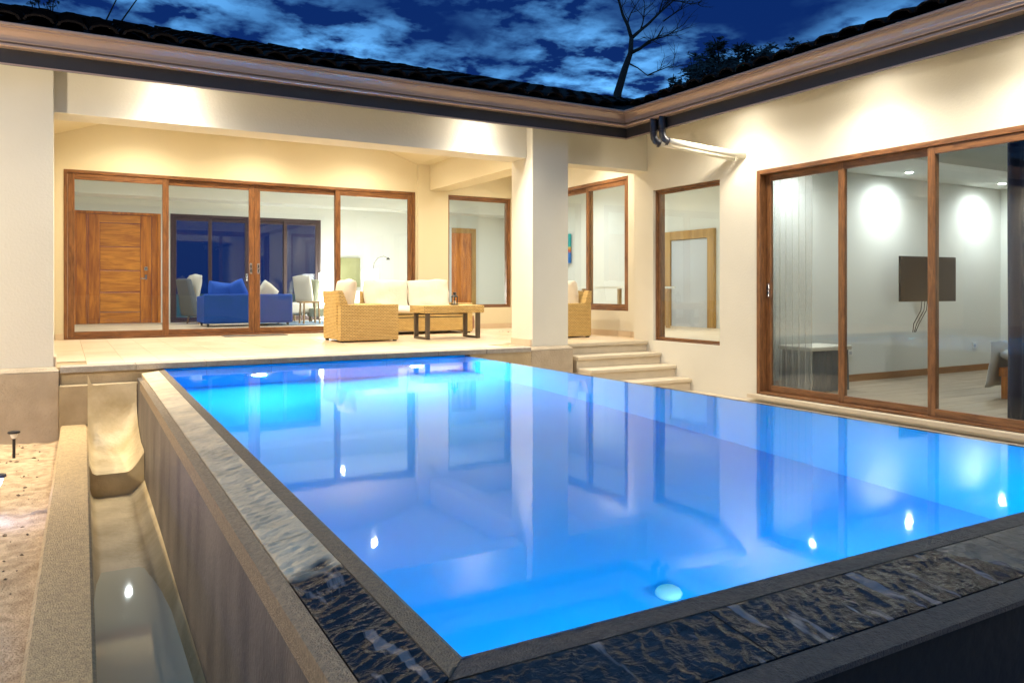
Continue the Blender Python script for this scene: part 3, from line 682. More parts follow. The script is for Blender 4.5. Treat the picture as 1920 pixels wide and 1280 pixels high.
    # strip wall below
terrace()
def stairs():
    s = thing('stone_steps', 'four cream stone steps going down from terrace to the lower walkway', 'steps', (6, 7.4, ZB))
    x0 = 5.47
    ys = [8.20, 7.925, 7.636, 7.354]
    for k, y in enumerate(ys):
        zt = ZF-.142*k
        yb = 8.34 if k == 0 else ys[k-1]+.028
        a = 5.402 if k == 0 else x0
        MB().box(a, XR-.002, y, yb, zt-.042, zt+.0005).build('step', 'step_stone', s, bevel=.006)
        MB().box(a+(.002 if k == 0 else 0), XR-.002, y+.03, (yb if k else 8.238)-.001, (ZB-.08 if k else ZF-.22), zt-.043).build('riser', 'step_stone', s, bevel=.003)
stairs()
struct(MB().box(4.02, XR-.002, -2, 8.24, ZB-.2, ZB-.068).build('walkway', 'step_stone', None), None)

# ------------------------------------------------------------------ pool
SK = .017
def pl(x, y): return x+SK*(y-1.4)
pool = thing('swimming_pool', 'raised pool of bright blue water with slate rim beside the terrace', 'pool', (2.4, 4.5, -2.1))
def pool_build():
    xi = .690; y0, y1 = 1.412, 7.95; xr = 3.93; zb = -2.15
    # tiled shell
    MB().add([(pl(xi, y0), y0, zb), (xr, y0, zb), (xr, y1, zb), (pl(xi, y1), y1, zb)], [(0, 1, 2, 3)]).build('pool_floor', 'pool_tile_floor', pool)
    b = MB(); zt = ZW+.004
    b.add([(pl(xi, y0), y0, zb), (pl(xi, y1), y1, zb), (pl(xi, y1), y1, zt), (pl(xi, y0), y0, zt)], [(0, 1, 2, 3)])
    b.add([(pl(xi, y0), y0, zb), (xr, y0, zb), (xr, y0, zt), (pl(xi, y0), y0, zt)], [(3, 2, 1, 0)])
    b.add([(xr, y0, zb), (xr, y1, zb), (xr, y1, ZW-.004), (xr, y0, ZW-.004)], [(3, 2, 1, 0)])
    b.add([(pl(xi, y1), y1, zb), (xr, y1, zb), (xr, y1, ZF-.057), (pl(xi, y1), y1, ZF-.057)], [(0, 1, 2, 3)])
    b.build('pool_wall', 'pool_tile', pool)
    # weir on the walkway side
    MB().box(xr+.001, xr+.075, y0-.3, 7.99, ZB-.1, ZW-.006).build('weir_wall', 'coping_edge', pool, bevel=.004)
    # outer wall left
    ow = .452
    def outer(zt, zb_, off0, off1, name, m):
        b = MB(); 
        f = lambda x, y, z: (pl(x, y), y, z)
        b.add([f(ow-off0, .3, zt), f(ow-off0, 7.9, zt), f(ow-off1, 7.9, zb_), f(ow-off1, .3, zb_), f(xi-.02, .3, zt), f(xi-.02, 7.9, zt)], [(0, 1, 2, 3), (0, 4, 5, 1)])
        b.add([f(ow-off0, 7.9, zt), f(xi-.02, 7.9, zt), f(xi-.02, 7.9, zb_), f(ow-off1, 7.9, zb_)], [(0, 1, 2, 3)])
        return b.build(name, m, pool)
    outer(-.80, -1.6, 0-.01, 0, 'outer_wall', 'concrete_wall')
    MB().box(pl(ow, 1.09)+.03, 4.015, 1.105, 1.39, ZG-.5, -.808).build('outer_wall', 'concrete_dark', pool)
    # rim: rough inner strip, slate slabs, rough outer strip  (profile across: distance from water edge 0..w, z falls outward)
    def strip(name, m, side, a0, a1, za, zb_, t0, t1, nu, nt, amp, seed, parent, fr=7.0, aniso=1.0, sk_=.07):
        """top surface displaced; a = distance outward from waterline; t along"""
        def P(a, t, z):
            if side == 0: return (pl(xi-a, t), t, z)                     # left rim runs along Y
            return (t, y0-a, z)                                         # near rim runs along X
        def hgt(a, t):
            if amp == 0: return 0
            e = min((a-a0), (a1-a), (t-t0), (t1-t))/.012; e = max(0, min(1, e))
            p = Vector((a*fr*1.1+t*2.5+seed, t*fr*aniso+.6*a*fr, seed*1.7))
            r_ = 1-abs(noise.noise(p)*1.6); r2_ = noise.noise(p*3.1); r3_ = noise.noise(p*7.3)
            return amp*e*(r_*r_*.7+r2_*.45+r3_*.22-.3)
        def clipt(a, t):                                                # mitre at the corner
            lo = (y0-a) if side == 0 else pl(xi-a, y0)
            return max(t, lo)
        b = MB()
        def fn(u, v):
            a = a0+(a1-a0)*u; t = t0+(t1-t0)*v; h_ = hgt(a, t); tt = clipt(a, t)
            return P(a, tt, za+(zb_-za)*u+h_)
        b.grid(fn, nu, nt)
        # skirts
        for u in (0, 1):
            a = a0+(a1-a0)*u; n = 24; z_ = za+(zb_-za)*u
            top = [P(a, clipt(a, t0+(t1-t0)*i/n), z_) for i in range(n+1)]; bot = [(p[0], p[1], p[2]-sk_) for p in top]
            b.add(top+bot, [(i, i+1, n+2+i, n+1+i) for i in range(n)])
        for t in (t0, t1):
            top = [P(a, clipt(a, t), z) for a, z in ((a0, za), (a1, zb_))]; bot = [(p[0], p[1], p[2]-.07) for p in top]
            b.add(top+bot, [(0, 1, 3, 2)])
        return b.build(name, m, parent, smooth=True)
    # left rim, total width .238
    strip('inner_strip', 'border_damp', 0, -.004, .046, ZW+.004, ZW-.002, .9, 7.92, 4, 300, .0035, 5, pool, 22)
    js = [.9, 2.40, 4.7, 7.92]
    for i, (a, b_) in enumerate(zip(js, js[1:])):
        strip('slate_slab', 'slate', 0, .049, .192, ZW-.003, ZW-.020, a+.0025, b_-.0025, 26, int((b_-a)*200), (.0100, .0085, .0040)[i], 11+i*3, pool, 8, 2.6)
    strip('outer_strip', 'border_grit', 0, .195, .238, ZW-.022, ZW-.034, .9, 7.35, 4, 300, .003, 9, pool, 22)
    # near rim, total width .33
    strip('inner_strip', 'border_wet', 1, -.004, .056, ZW+.004, ZW-.004, .3, 4.02, 5, 200, .004, 3, pool, 22)
    js = [.3, 1.30, 2.42, 3.3, 4.02]
    for i, (a, b_) in enumerate(zip(js, js[1:])):
        strip('slate_slab', 'slate', 1, .060, .262, ZW-.005, ZW-.030, a+.0025, b_-.0025, 36, int((b_-a)*150), .0075, 41+i*3, pool, 9, 1.6)
    strip('outer_strip', 'border_wet', 1, .266, .325, ZW-.032, ZW-.050, .3, 4.02, 5, 200, .003, 7, pool, 22, sk_=.014)
    # underwater lamps
    for x in (1.66, 3.33):
        o = MB().tube([(x, y1-.001, -1.52), (x, y1-.03, -1.52)], [.11, .10], 20).build('pool_lamp', 'white', pool)
        MB().tube([(x, y1-.031, -1.52), (x, y1-.040, -1.52)], [.07, .055], 16).build('lens', 'pool_glow', o)
        spot('pool_lamp_beam', (x, y1-.06, -1.52), 72, (.02, .80, 1), 170, .4, .06, (R(-90), 0, 0))
    for x in (1.5, 3.1):  # near wall pair added out of sight to brighten the near water
        o = MB().tube([(x, y0+.001, -1.52), (x, y0+.03, -1.52)], [.11, .10], 20).build('pool_lamp', 'white', pool)
        MB().tube([(x, y0+.031, -1.52), (x, y0+.040, -1.52)], [.07, .055], 16).build('lens', 'pool_glow', o)
        spot('pool_lamp_beam', (x, y0+.06, -1.52), 11, (.008, .50, 1), 170, .4, .06, (R(90), 0, 0))
    d = MB().lathe([(.058, 0), (.052, .02), (.03, .035), (.01, .04)], (2.2, 2.52, zb), 20).build('floor_drain', 'white', pool, smooth=True)
    wt = MB().add([(pl(xi, y0)+.001, y0+.001, ZW), (xr+.03, y0+.001, ZW), (xr+.03, y1-.001, ZW), (pl(xi, y1)+.001, y1-.001, ZW)], [(0, 1, 2, 3)]).build('pool_water', 'pool_water', None)
    struct(wt)
pool_build()
for k, (px, y) in enumerate(((3.02, 6.55), (3.10, 6.62), (2.96, 6.60), (1.0, 6.9))):
    s = .035; a = k*1.3
    b = MB().add([(px+s*math.cos(a), y+s*math.sin(a), ZW+.003), (px-s*.5*math.sin(a), y+s*.5*math.cos(a), ZW+.006), (px-s*math.cos(a), y-s*math.sin(a), ZW+.003), (px+s*.5*math.sin(a), y-s*.5*math.cos(a), ZW+.002)], [(0, 1, 2), (0, 2, 3)])
    tag(b.build('floating_leaf', 'leaf_pad', None), ['middle leaf of the three floating together by the right pool lamp', 'rightmost of the three leaves floating together by the right pool lamp', 'leftmost of the three leaves floating together by the right pool lamp', 'lone leaf floating at the far left corner of the pool'][k], 'leaf', 'leaves floating on the pool')

# ------------------------------------------------------------------ overflow trough and kerb
def trough():
    t = thing('overflow_trough', 'concrete overflow trough with curved floor between pool wall and kerb', 'trough', (.2, 4, -1.8))
    f = lambda x, y, z: (pl(x, y), y, z)
    # kerb
    a, b_ = -.142, .062
    n = 60; b = MB(); rnd = random.Random(8)
    vs = []
    for i in range(n+1):
        y = .6+(7.92-.6)*i/n; j = .002*noise.noise(Vector((y*3, 0, 0)))
        vs += [f(a+j, y, ZG-.3), f(a+j, y, -1.186), f(a+.012+j, y, -1.176), f(b_-.012, y, -1.176), f(b_, y, -1.186), f(b_, y, -2.0)]
    b.add(vs, [(i*6+k, i*6+k+1, (i+1)*6+k+1, (i+1)*6+k) for i in range(n) for k in range(5)])
    b.build('kerb', 'concrete_kerb', t)
    # channel floor profiles across (x 0..1 = kerb..pool wall), stepped along
    def prof(y, zf_, zbench):
        w0, w1 = b_, .452
        pts = []
        for k in range(15):
            u = k/14; x = w0+(w1-w0)*u
            if u < .12: z = zf_+.10*(1-u/.12)**2
            elif u < .68: z = zf_
            else: s = (u-.68)/.32; z = zf_+(zbench-zf_)*s**1.6
            pts.append(f(x, y, z))
        return pts
    def run(name, stations, m):
        b = MB(); n = len(stations); vs = []
        for (y, zf_, zb) in stations: vs += prof(y, zf_, zb)
        b.add(vs, [(j*15+k, j*15+k+1, (j+1)*15+k+1, (j+1)*15+k) for j in range(n-1) for k in range(14)])
        return b.build(name, m, t, smooth=True)
    up = [(6.82, -1.425, -1.28)]+[(6.9+.1*i, -1.42, -1.27) for i in range(4)]+[(7.3, -1.41, -1.25), (7.45, -1.395, -1.22), (7.56, -1.37, -1.19), (7.65, -1.33, -1.15), (7.72, -1.27, -1.12), (7.77, -1.20, -1.08), (7.80, -1.12, -1.04), (7.812, -1.03, -.99), (7.82, -.84, -.84)]
    run('channel', up, 'concrete_trough')
    # the step face
    p = prof(6.82, -1.425, -1.28); q = [(x, y, -1.70) for x, y, z in p]
    MB().add(p+q, [(i, i+1, 15+i+1, 15+i) for i in range(14)]).build('channel_step', 'concrete_trough', t)
    lo = [(6.82, -1.60, -1.50), (6.0, -1.605, -1.50), (5.2, -1.615, -1.51), (4.9, -1.64, -1.52), (4.6, -1.69, -1.53), (4.3, -1.76, -1.54), (3.4, -1.82, -1.55), (2.2, -1.84, -1.55), (.6, -1.85, -1.56)]
    run('channel', lo, 'concrete_trough')
    # back block under the terrace edge
    MB().box(-.044, .62, 7.825, 7.95, -1.9, -.835).build('end_wall', 'concrete_warm', t, bevel=.006)
    MB().box(-.044, .80, 7.95, 7.998, -1.9, ZF-.057).build('end_wall', 'concrete_warm', t)
    wm = MB().add([f(b_-.001, .6, -1.625), f(.44, .6, -1.625), f(.44, 5.4, -1.625), f(b_-.001, 5.4, -1.625)], [(0, 1, 2, 3)]).build('trough_water', 'trough_water', None)
    struct(wm)
    MB().box(3.99, 4.8, 7.93, 7.998, ZB, ZF-.057).build('end_wall', 'concrete_warm', t)
trough()

# ------------------------------------------------------------------ solar path lights
def path_light(x, y, h, label, stem, lit):
    t = thing('path_light', label, 'path light', (x, y, ZG), 0, 'solar path lights in the sand')
    MB().tube([(x, y, ZG-.05), (x, y, ZG+h*.72)], .011, 10).build('stem', stem, t)
    MB().lathe([(.010, h*.70), (.018, h*.74), (.030, h*.90), (.030, h*.91)], (x, y, ZG), 16).build('lens', 'path_glow' if lit else 'white', t)
    MB().lathe([(.040, h*.905), (.044, h*.92), (.042, h*.98), (.02, h)], (x, y, ZG), 18).build('cap', 'black_metal', t)
path_light(-.35, 7.28, .205, 'small black solar path light on a dark stem in front of the left plinth', 'black_metal', False)
path_light(-.342, 5.45, .24, 'nearer solar path light glowing blue on a red stem at left edge', 'red_plastic', True)
point('path_light_bulb', (-.32, 5.30, ZG+.17), .8, (.25, .35, 1), .03)
point('path_light_bulb', (-.62, 3.4, ZG+.17), 1.0, (.35, .45, 1), .03)  # this bulb and its path light are added outside the view
path_light(-.62, 3.47, .24, 'added solar path light glowing blue, unseen just outside the left edge of the view', 'red_plastic', True)

def fill_lamp(x, y, label, e):  # post lamps added out of view to light the kerb and outer pool wall
    t = thing('fill_lamp', label, 'fill lamp', (x, y, ZG-.05), 0, 'added fill lamps on posts, out of view beyond the sand bed')
    k = dict(local=True)
    MB().lathe([(.09, 0), (.09, .03), (.03, .05)], (0, 0, 0), 16).build('base', 'black_metal', t, **k)
    MB().tube([(0, 0, .04), (0, 0, 1.9)], .028, 12).build('post', 'black_metal', t, **k)
    MB().lathe([(.05, 1.9), (.09, 1.94), (.11, 2.04), (.09, 2.14), (.05, 2.18)], (0, 0, 0), 18).build('globe', 'paper_glow', t, smooth=True, **k)
    MB().lathe([(.12, 2.181), (.10, 2.21), (.02, 2.25)], (0, 0, 0), 18).build('cap', 'black_metal', t, **k)
    point('fill_lamp_bulb', (x+.16, y, ZG+2.0), e, (1, .84, .62), .1)
fill_lamp(-2.1, 5.6, 'added fill lamp on a black post, unseen left of the sand bed, the farther one', 85)
fill_lamp(-2.3, 1.6, 'added fill lamp on a black post, unseen left of the sand bed, the nearer one', 24)

# ------------------------------------------------------------------ wicker furniture
def armchair(loc, rz, label):
    t = thing('wicker_armchair', label, 'armchair', loc, rz, 'wicker armchairs on the terrace')
    k = dict(local=True)
    box('arm', 'rattan', t, -.40, .40, -.375, -.255, .02, .49, bevel=.012, **k)
    box('arm', 'rattan', t, -.40, .40, .255, .375, .02, .49, bevel=.012, **k)
    box('seat_base', 'rattan', t, -.30, .385, -.253, .253, .05, .28, bevel=.008, **k)
    MB().add([(-.40, -.253, .03), (-.29, -.253, .03), (-.29, .253, .03), (-.40, .253, .03), (-.42, -.253, .67), (-.35, -.253, .67), (-.35, .253, .67), (-.42, .253, .67)], [(3, 2, 1, 0), (4, 5, 6, 7), (0, 1, 5, 4), (1, 2, 6, 5), (2, 3, 7, 6), (3, 0, 4, 7)]).build('backrest', 'rattan', t, bevel=.012, **k)
    MB().add([(-.405, -.372, .492), (-.29, -.372, .492), (-.29, -.254, .492), (-.405, -.254, .492), (-.42, -.36, .67), (-.36, -.36, .67), (-.36, -.254, .67), (-.42, -.254, .67)], [(3, 2, 1, 0), (4, 5, 6, 7), (0, 1, 5, 4), (1, 2, 6, 5), (2, 3, 7, 6), (3, 0, 4, 7)]).build('back_wing', 'rattan', t, bevel=.008, **k)
    MB().add([(-.405, .254, .492), (-.29, .254, .492), (-.29, .372, .492), (-.405, .372, .492), (-.42, .254, .67), (-.36, .254, .67), (-.36, .36, .67), (-.42, .36, .67)], [(3, 2, 1, 0), (4, 5, 6, 7), (0, 1, 5, 4), (1, 2, 6, 5), (2, 3, 7, 6), (3, 0, 4, 7)]).build('back_wing', 'rattan', t, bevel=.008, **k)
    for sx in (-.36, .36):
        for sy in (-.33, .33): box('foot', 'black_metal', t, sx-.02, sx+.02, sy-.02, sy+.02, 0, .03, **k)
    cushion('seat_cushion', 'cushion', t, .64, .50, .14, (.04, 0, .35), seed=3)
    cushion('back_cushion', 'cushion', t, .44, .50, .19, (-.215, 0, .60), (0, R(-78), 0), seed=8)
    return t
armchair((3.46, 10.165, ZF), 0, 'wicker armchair with cream cushion seen from its side, left of the sofa')
armchair((6.17, 9.56, ZF), R(180), 'wicker armchair half hidden behind the front column, below the side window')
def sofa():
    t = thing('wicker_sofa', 'two seat wicker sofa with cream cushions against the terrace wall', 'sofa', (4.76, 11.5, ZF))
    k = dict(local=True)
    x0, x1 = -.86, .86
    box('arm', 'rattan', t, x0, x0+.13, -.42, .40, .02, .475, bevel=.012, **k); box('arm', 'rattan', t, x1-.13, x1, -.42, .40, .02, .475, bevel=.012, **k)
    box('seat_base', 'rattan', t, x0+.132, x1-.132, -.41, .30, .05, .255, bevel=.008, **k)
    box('rail', 'black_metal', t, x0+.132, x1-.132, -.405, .28, .256, .27, **k)
    box('seat_panel', 'rattan', t, x0+.132, x1-.132, -.41, .30, .271, .295, **k)
    box('backrest', 'rattan', t, x0+.132, x1-.132, .302, .40, .03, .66, bevel=.012, **k)
    for sx in (x0+.05, x1-.05):
        for sy in (-.37, .35): box('foot', 'black_metal', t, sx-.02, sx+.02, sy-.02, sy+.02, 0, .03, **k)
    for sx in (-.365, .365):
        cushion('seat_cushion', 'cushion', t, .72, .70, .15, (sx, -.06, .365), seed=sx*9)
        cushion('back_cushion', 'cushion', t, .72, .50, .22, (sx, .19, .60), (R(76), 0, 0), seed=sx*31+4, wr=.014)
sofa()
def table():
    t = thing('coffee_table', 'low coffee table with wicker top on two brown metal frames', 'table', (4.68, 10.03, ZF)); k = dict(local=True)
    box('tabletop', 'rattan', t, -.46, .46, -.26, .26, .36, .465, bevel=.010, **k)
    for s in (-1, 1):
        x = s*.385
        box('leg', 'brown_metal', t, x-.028, x+.028, -.225, -.175, .03, .36, bevel=.003, **k); box('leg', 'brown_metal', t, x-.028, x+.028, .175, .225, .03, .36, bevel=.003, **k)
        box('foot_bar', 'brown_metal', t, x-.028, x+.028, -.225, .225, 0, .03, bevel=.003, **k)
table()
def lantern():
    z = ZF+.466; c = (4.80, 10.03); t = thing('candle_lantern', 'small black candle lantern on the wicker coffee table', 'lantern', (c[0], c[1], z)); k = dict(local=True)
    MB().lathe([(.056, 0), (.056, .012), (.046, .016)], (0, 0, 0), 12).build('base', 'black_metal', t, **k)
    b = MB()
    for i in range(6):
        a = i*math.pi/3; b.tube([(.044*math.cos(a), .044*math.sin(a), .014), (.044*math.cos(a), .044*math.sin(a), .115)], .0045, 6)
    b.build('cage', 'black_metal', t, **k)
    MB().lathe([(.050, .112), (.050, .120), (.032, .142), (.018, .146), (.018, .158), (.028, .162), (.022, .178), (.004, .182)], (0, 0, 0), 14).build('lid', 'black_metal', t, **k)
    MB().lathe([(.018, .014), (.018, .06)], (0, 0, 0), 12).build('candle', 'white', t, **k)
lantern()
def small_bits():
    t = thing('woven_basket', 'small pinkish woven basket tucked behind the right arm of the sofa', 'basket', (5.85, 11.75, ZF))
    MB().lathe([(.09, 0), (.12, .05), (.13, .15), (.115, .24), (.12, .25)], (0, 0, 0), 18).build('body', 'terracotta', t, local=True, smooth=True)
    MB().tube([(-.10, 0, .24), (-.06, 0, .31), (0, 0, .335), (.06, 0, .31), (.10, 0, .24)], .009, 6).build('handle', 'terracotta', t, local=True)
    tag(box('door_mat', 'mat_grey', None, 2.0, 2.9, 11.82, 12.16, ZF+.001, ZF+.010, bevel=.003), 'thin grey door mat before the living room sliding door', 'door mat')
    r = random.Random(9)
    b = MB()
    for i in range(5):
        x, y = 6.15+r.uniform(-.15, .15), 11.2+r.uniform(-.3, .3); s = .03; a = r.random()*6
        b.add([(x+s*math.cos(a), y+s*math.sin(a), ZF+.004), (x-s*.5*math.sin(a), y+s*.5*math.cos(a), ZF+.016), (x-s*math.cos(a), y-s*math.sin(a), ZF+.004), (x+s*.5*math.sin(a), y-s*.5*math.cos(a), ZF+.008)], [(0, 1, 2), (0, 2, 3)])
    o = b.build('dry_leaves', 'terracotta', None); o['kind'] = 'stuff'; tag(o, 'a few dry leaves on the terrace tiles beside the basket', 'leaves')
small_bits()

# ------------------------------------------------------------------ living room furniture
def living():
    z = ZF+.003; k = dict(local=True)
    t = thing('blue_sofa', 'royal blue sofa seen from behind through the living room glass', 'sofa', (2.98, 15.5, z), R(0))
    box('backrest', 'blue_fabric', t, -.80, .80, -.45, -.24, .06, .60, bevel=.03, **k)
    box('arm', 'blue_fabric', t, -.80, -.62, -.238, .45, .06, .56, bevel=.03, **k); box('arm', 'blue_fabric', t, .62, .80, -.238, .45, .06, .56, bevel=.03, **k)
    box('seat', 'blue_fabric', t, -.618, .618, -.238, .42, .06, .40, bevel=.03, **k)
    for x in (-.72, .72):
        for y in (-.38, .38): MB().lathe([(.018, 0), (.026, .06)], (x, y, 0), 8).build('foot', 'black_metal', t, **k)
    def pillow(x, y, zz, m, label, rot, s=.42, g=None):
        o = cushion('pillow', m, None, s, s, .17, (0, 0, 0), (0, 0, 0), 8, seed=x*7, pinch=.5); o.location = (x, y, z+zz); o.rotation_euler = rot; tag(o, label, 'pillow', g)
    pillow(2.50, 15.38, .62, 'blue_pillow', 'rumpled blue pillow at the left end of the blue sofa', (R(80), R(8), R(8)), .42, 'pillows on the blue sofa')
    pillow(2.80, 15.40, .64, 'blue_pillow', 'second blue pillow, right beside the leftmost one on the sofa', (R(76), R(-22), R(-6)), .40, 'pillows on the blue sofa')
    pillow(3.38, 15.42, .63, 'cream_fabric', 'cream pillow standing on its corner at the right end of the blue sofa', (R(78), R(40), 0), .36, 'pillows on the blue sofa')
    def easy(x, y, rz, label, m, m2):
        t = thing('easy_chair', label, 'armchair', (x, y, z), rz)
        box('seat', m, t, -.33, .33, -.30, .34, .18, .42, bevel=.04, **k)
        MB().add([(-.34, -.42, .16), (.34, -.42, .16), (.34, -.28, .16), (-.34, -.28, .16), (-.27, -.55, .90), (.27, -.55, .90), (.27, -.43, .90), (-.27, -.43, .90)], [(3, 2, 1, 0), (4, 5, 6, 7), (0, 1, 5, 4), (1, 2, 6, 5), (2, 3, 7, 6), (3, 0, 4, 7)]).build('backrest', m2, t, bevel=.04, **k)
        cushion('back_cushion', m, t, .56, .62, .15, (0, -.30, .68), (R(80), 0, 0), 8)
        for sx in (-.28, .28):
            for sy in (-.3, .28): MB().tube([(sx, sy, 0), (sx*.9, sy*.9, .18)], .018, 8).build('leg', 'pale_wood', t, **k)
    easy(2.50, 16.75, R(-75), 'cream easy chair with grey back behind the left end of the blue sofa', 'cream_fabric', 'grey_fabric')
    easy(4.15, 16.6, R(115), 'pale easy chair beyond the right end of the blue sofa', 'cream_fabric', 'green_fabric')
    t = thing('side_table', 'small wooden side table between the pale easy chair and the ottoman', 'side table', (4.25, 15.6, z))
    box('tabletop', 'pale_wood', t, -.2, .2, -.2, .2, .42, .45, **k)
    for sx in (-.16, .16):
        for sy in (-.16, .16): MB().tube([(sx, sy, 0), (sx*.9, sy*.9, .42)], .018, 8).build('leg', 'pale_wood', t, **k)
    t = thing('ottoman', 'low grey green ottoman on the blue rug', 'ottoman', (4.75, 16.3, z))
    box('cushion', 'green_fabric', t, -.3, .3, -.25, .25, .12, .30, bevel=.03, **k)
    for sx in (-.25, .25):
        for sy in (-.2, .2): box('leg', 'pale_wood', t, sx-.015, sx+.015, sy-.015, sy+.015, 0, .12, **k)
    tag(box('rug', 'rug', None, 3.3, 5.6, 15.0, 17.0, z+.001, z+.012), 'blue patterned rug beyond the blue sofa', 'rug')
    def paper(x, y, w, h, zb, label, e):
        t = thing('paper_lamp', label, 'floor lamp', (x, y, z), 0, 'white paper lamps in the living room')
        n = 10
        b = MB()
        for i in range(n):
            b.box(-w/2, w/2, -w/2, w/2, zb+h*i/n+.002, zb+h*(i+1)/n-.002)
        b.build('lamp_shade', 'paper_glow', t, **k)
        b = MB()
        for sx in (-1, 1):
            for sy in (-1, 1): b.box(sx*w/2-.006+sx*.008, sx*w/2+.006+sx*.008, sy*w/2-.006+sy*.008, sy*w/2+.006+sy*.008, 0, zb+h)
        b.build('frame', 'white', t, **k)
        point('paper_lamp_bulb', (x, y-.25, z+zb+h*.5), e, (1, .95, .85), .12)
    paper(5.62, 15.9, .24, 1.05, .06, 'tall white paper floor lamp glowing right of the mullion, beside the console', 14)
    paper(4.98, 17.0, .20, 1.0, .06, 'white paper floor lamp glowing in the far corner behind the wicker armchair', 8)
    t = thing('console', 'low pinkish console under the olive wall panel in the living room', 'cabinet', (5.75, 17.0, z))
    box('body', 'cream_fabric', t, -.55, .55, -.25, .25, .08, .62, bevel=.01, **k); box('top', 'white', t, -.57, .57, -.27, .27, .621, .65, **k)
    for sx in (-.5, .5): box('leg', 'pale_wood', t, sx-.03, sx+.03, -.2, .2, 0, .08, **k)
    t = thing('wall_panel', 'olive green panel with a reflection painted in, on the back wall of the living room', 'tinted_panel', (5.55, 17.62, z))  # reflection on this panel is given by its olive colour
    box('tinted_panel', 'olive', t, -.12, .42, -.05, -.02, .75, 1.42, **k); box('frame', 'cream_fabric', t, -.13, .43, -.019, .015, .74, 1.43, **k)
    t = thing('arc_lamp', 'thin arched reading lamp beside the olive wall panel', 'floor lamp', (6.15, 17.2, z))
    MB().lathe([(.13, 0), (.13, .02), (.02, .03)], (0, 0, 0), 16).build('base', 'chrome', t, **k)
    MB().tube([(0, 0, .02), (0, 0, 1.1), (.03, 0, 1.3), (.12, 0, 1.42), (.26, 0, 1.46), (.36, 0, 1.42)], .010, 8).build('stem', 'chrome', t, **k)
    MB().lathe([(.02, .05), (.05, 0)], (.37, 0, 1.38), 12).build('lamp_shade', 'black_metal', t, **k)
    o = box('painting', 'painting', None, 9.94, 9.98, 14.74, 15.74, .62, 1.28); tag(o, 'abstract painting in turquoise, orange and blue seen past the front column', 'painting')
    # kitchen counter seen through the side window
    t = thing('dining_table', 'dining table with white top behind the side window', 'table', (8.9, 11.4, z))
    box('tabletop', 'white', t, -.5, .5, -.8, .8, .70, .74, **k)
    for sx in (-.42, .42):
        for sy in (-.7, .7): box('leg', 'pale_wood', t, sx-.03, sx+.03, sy-.03, sy+.03, 0, .70, **k)
living()

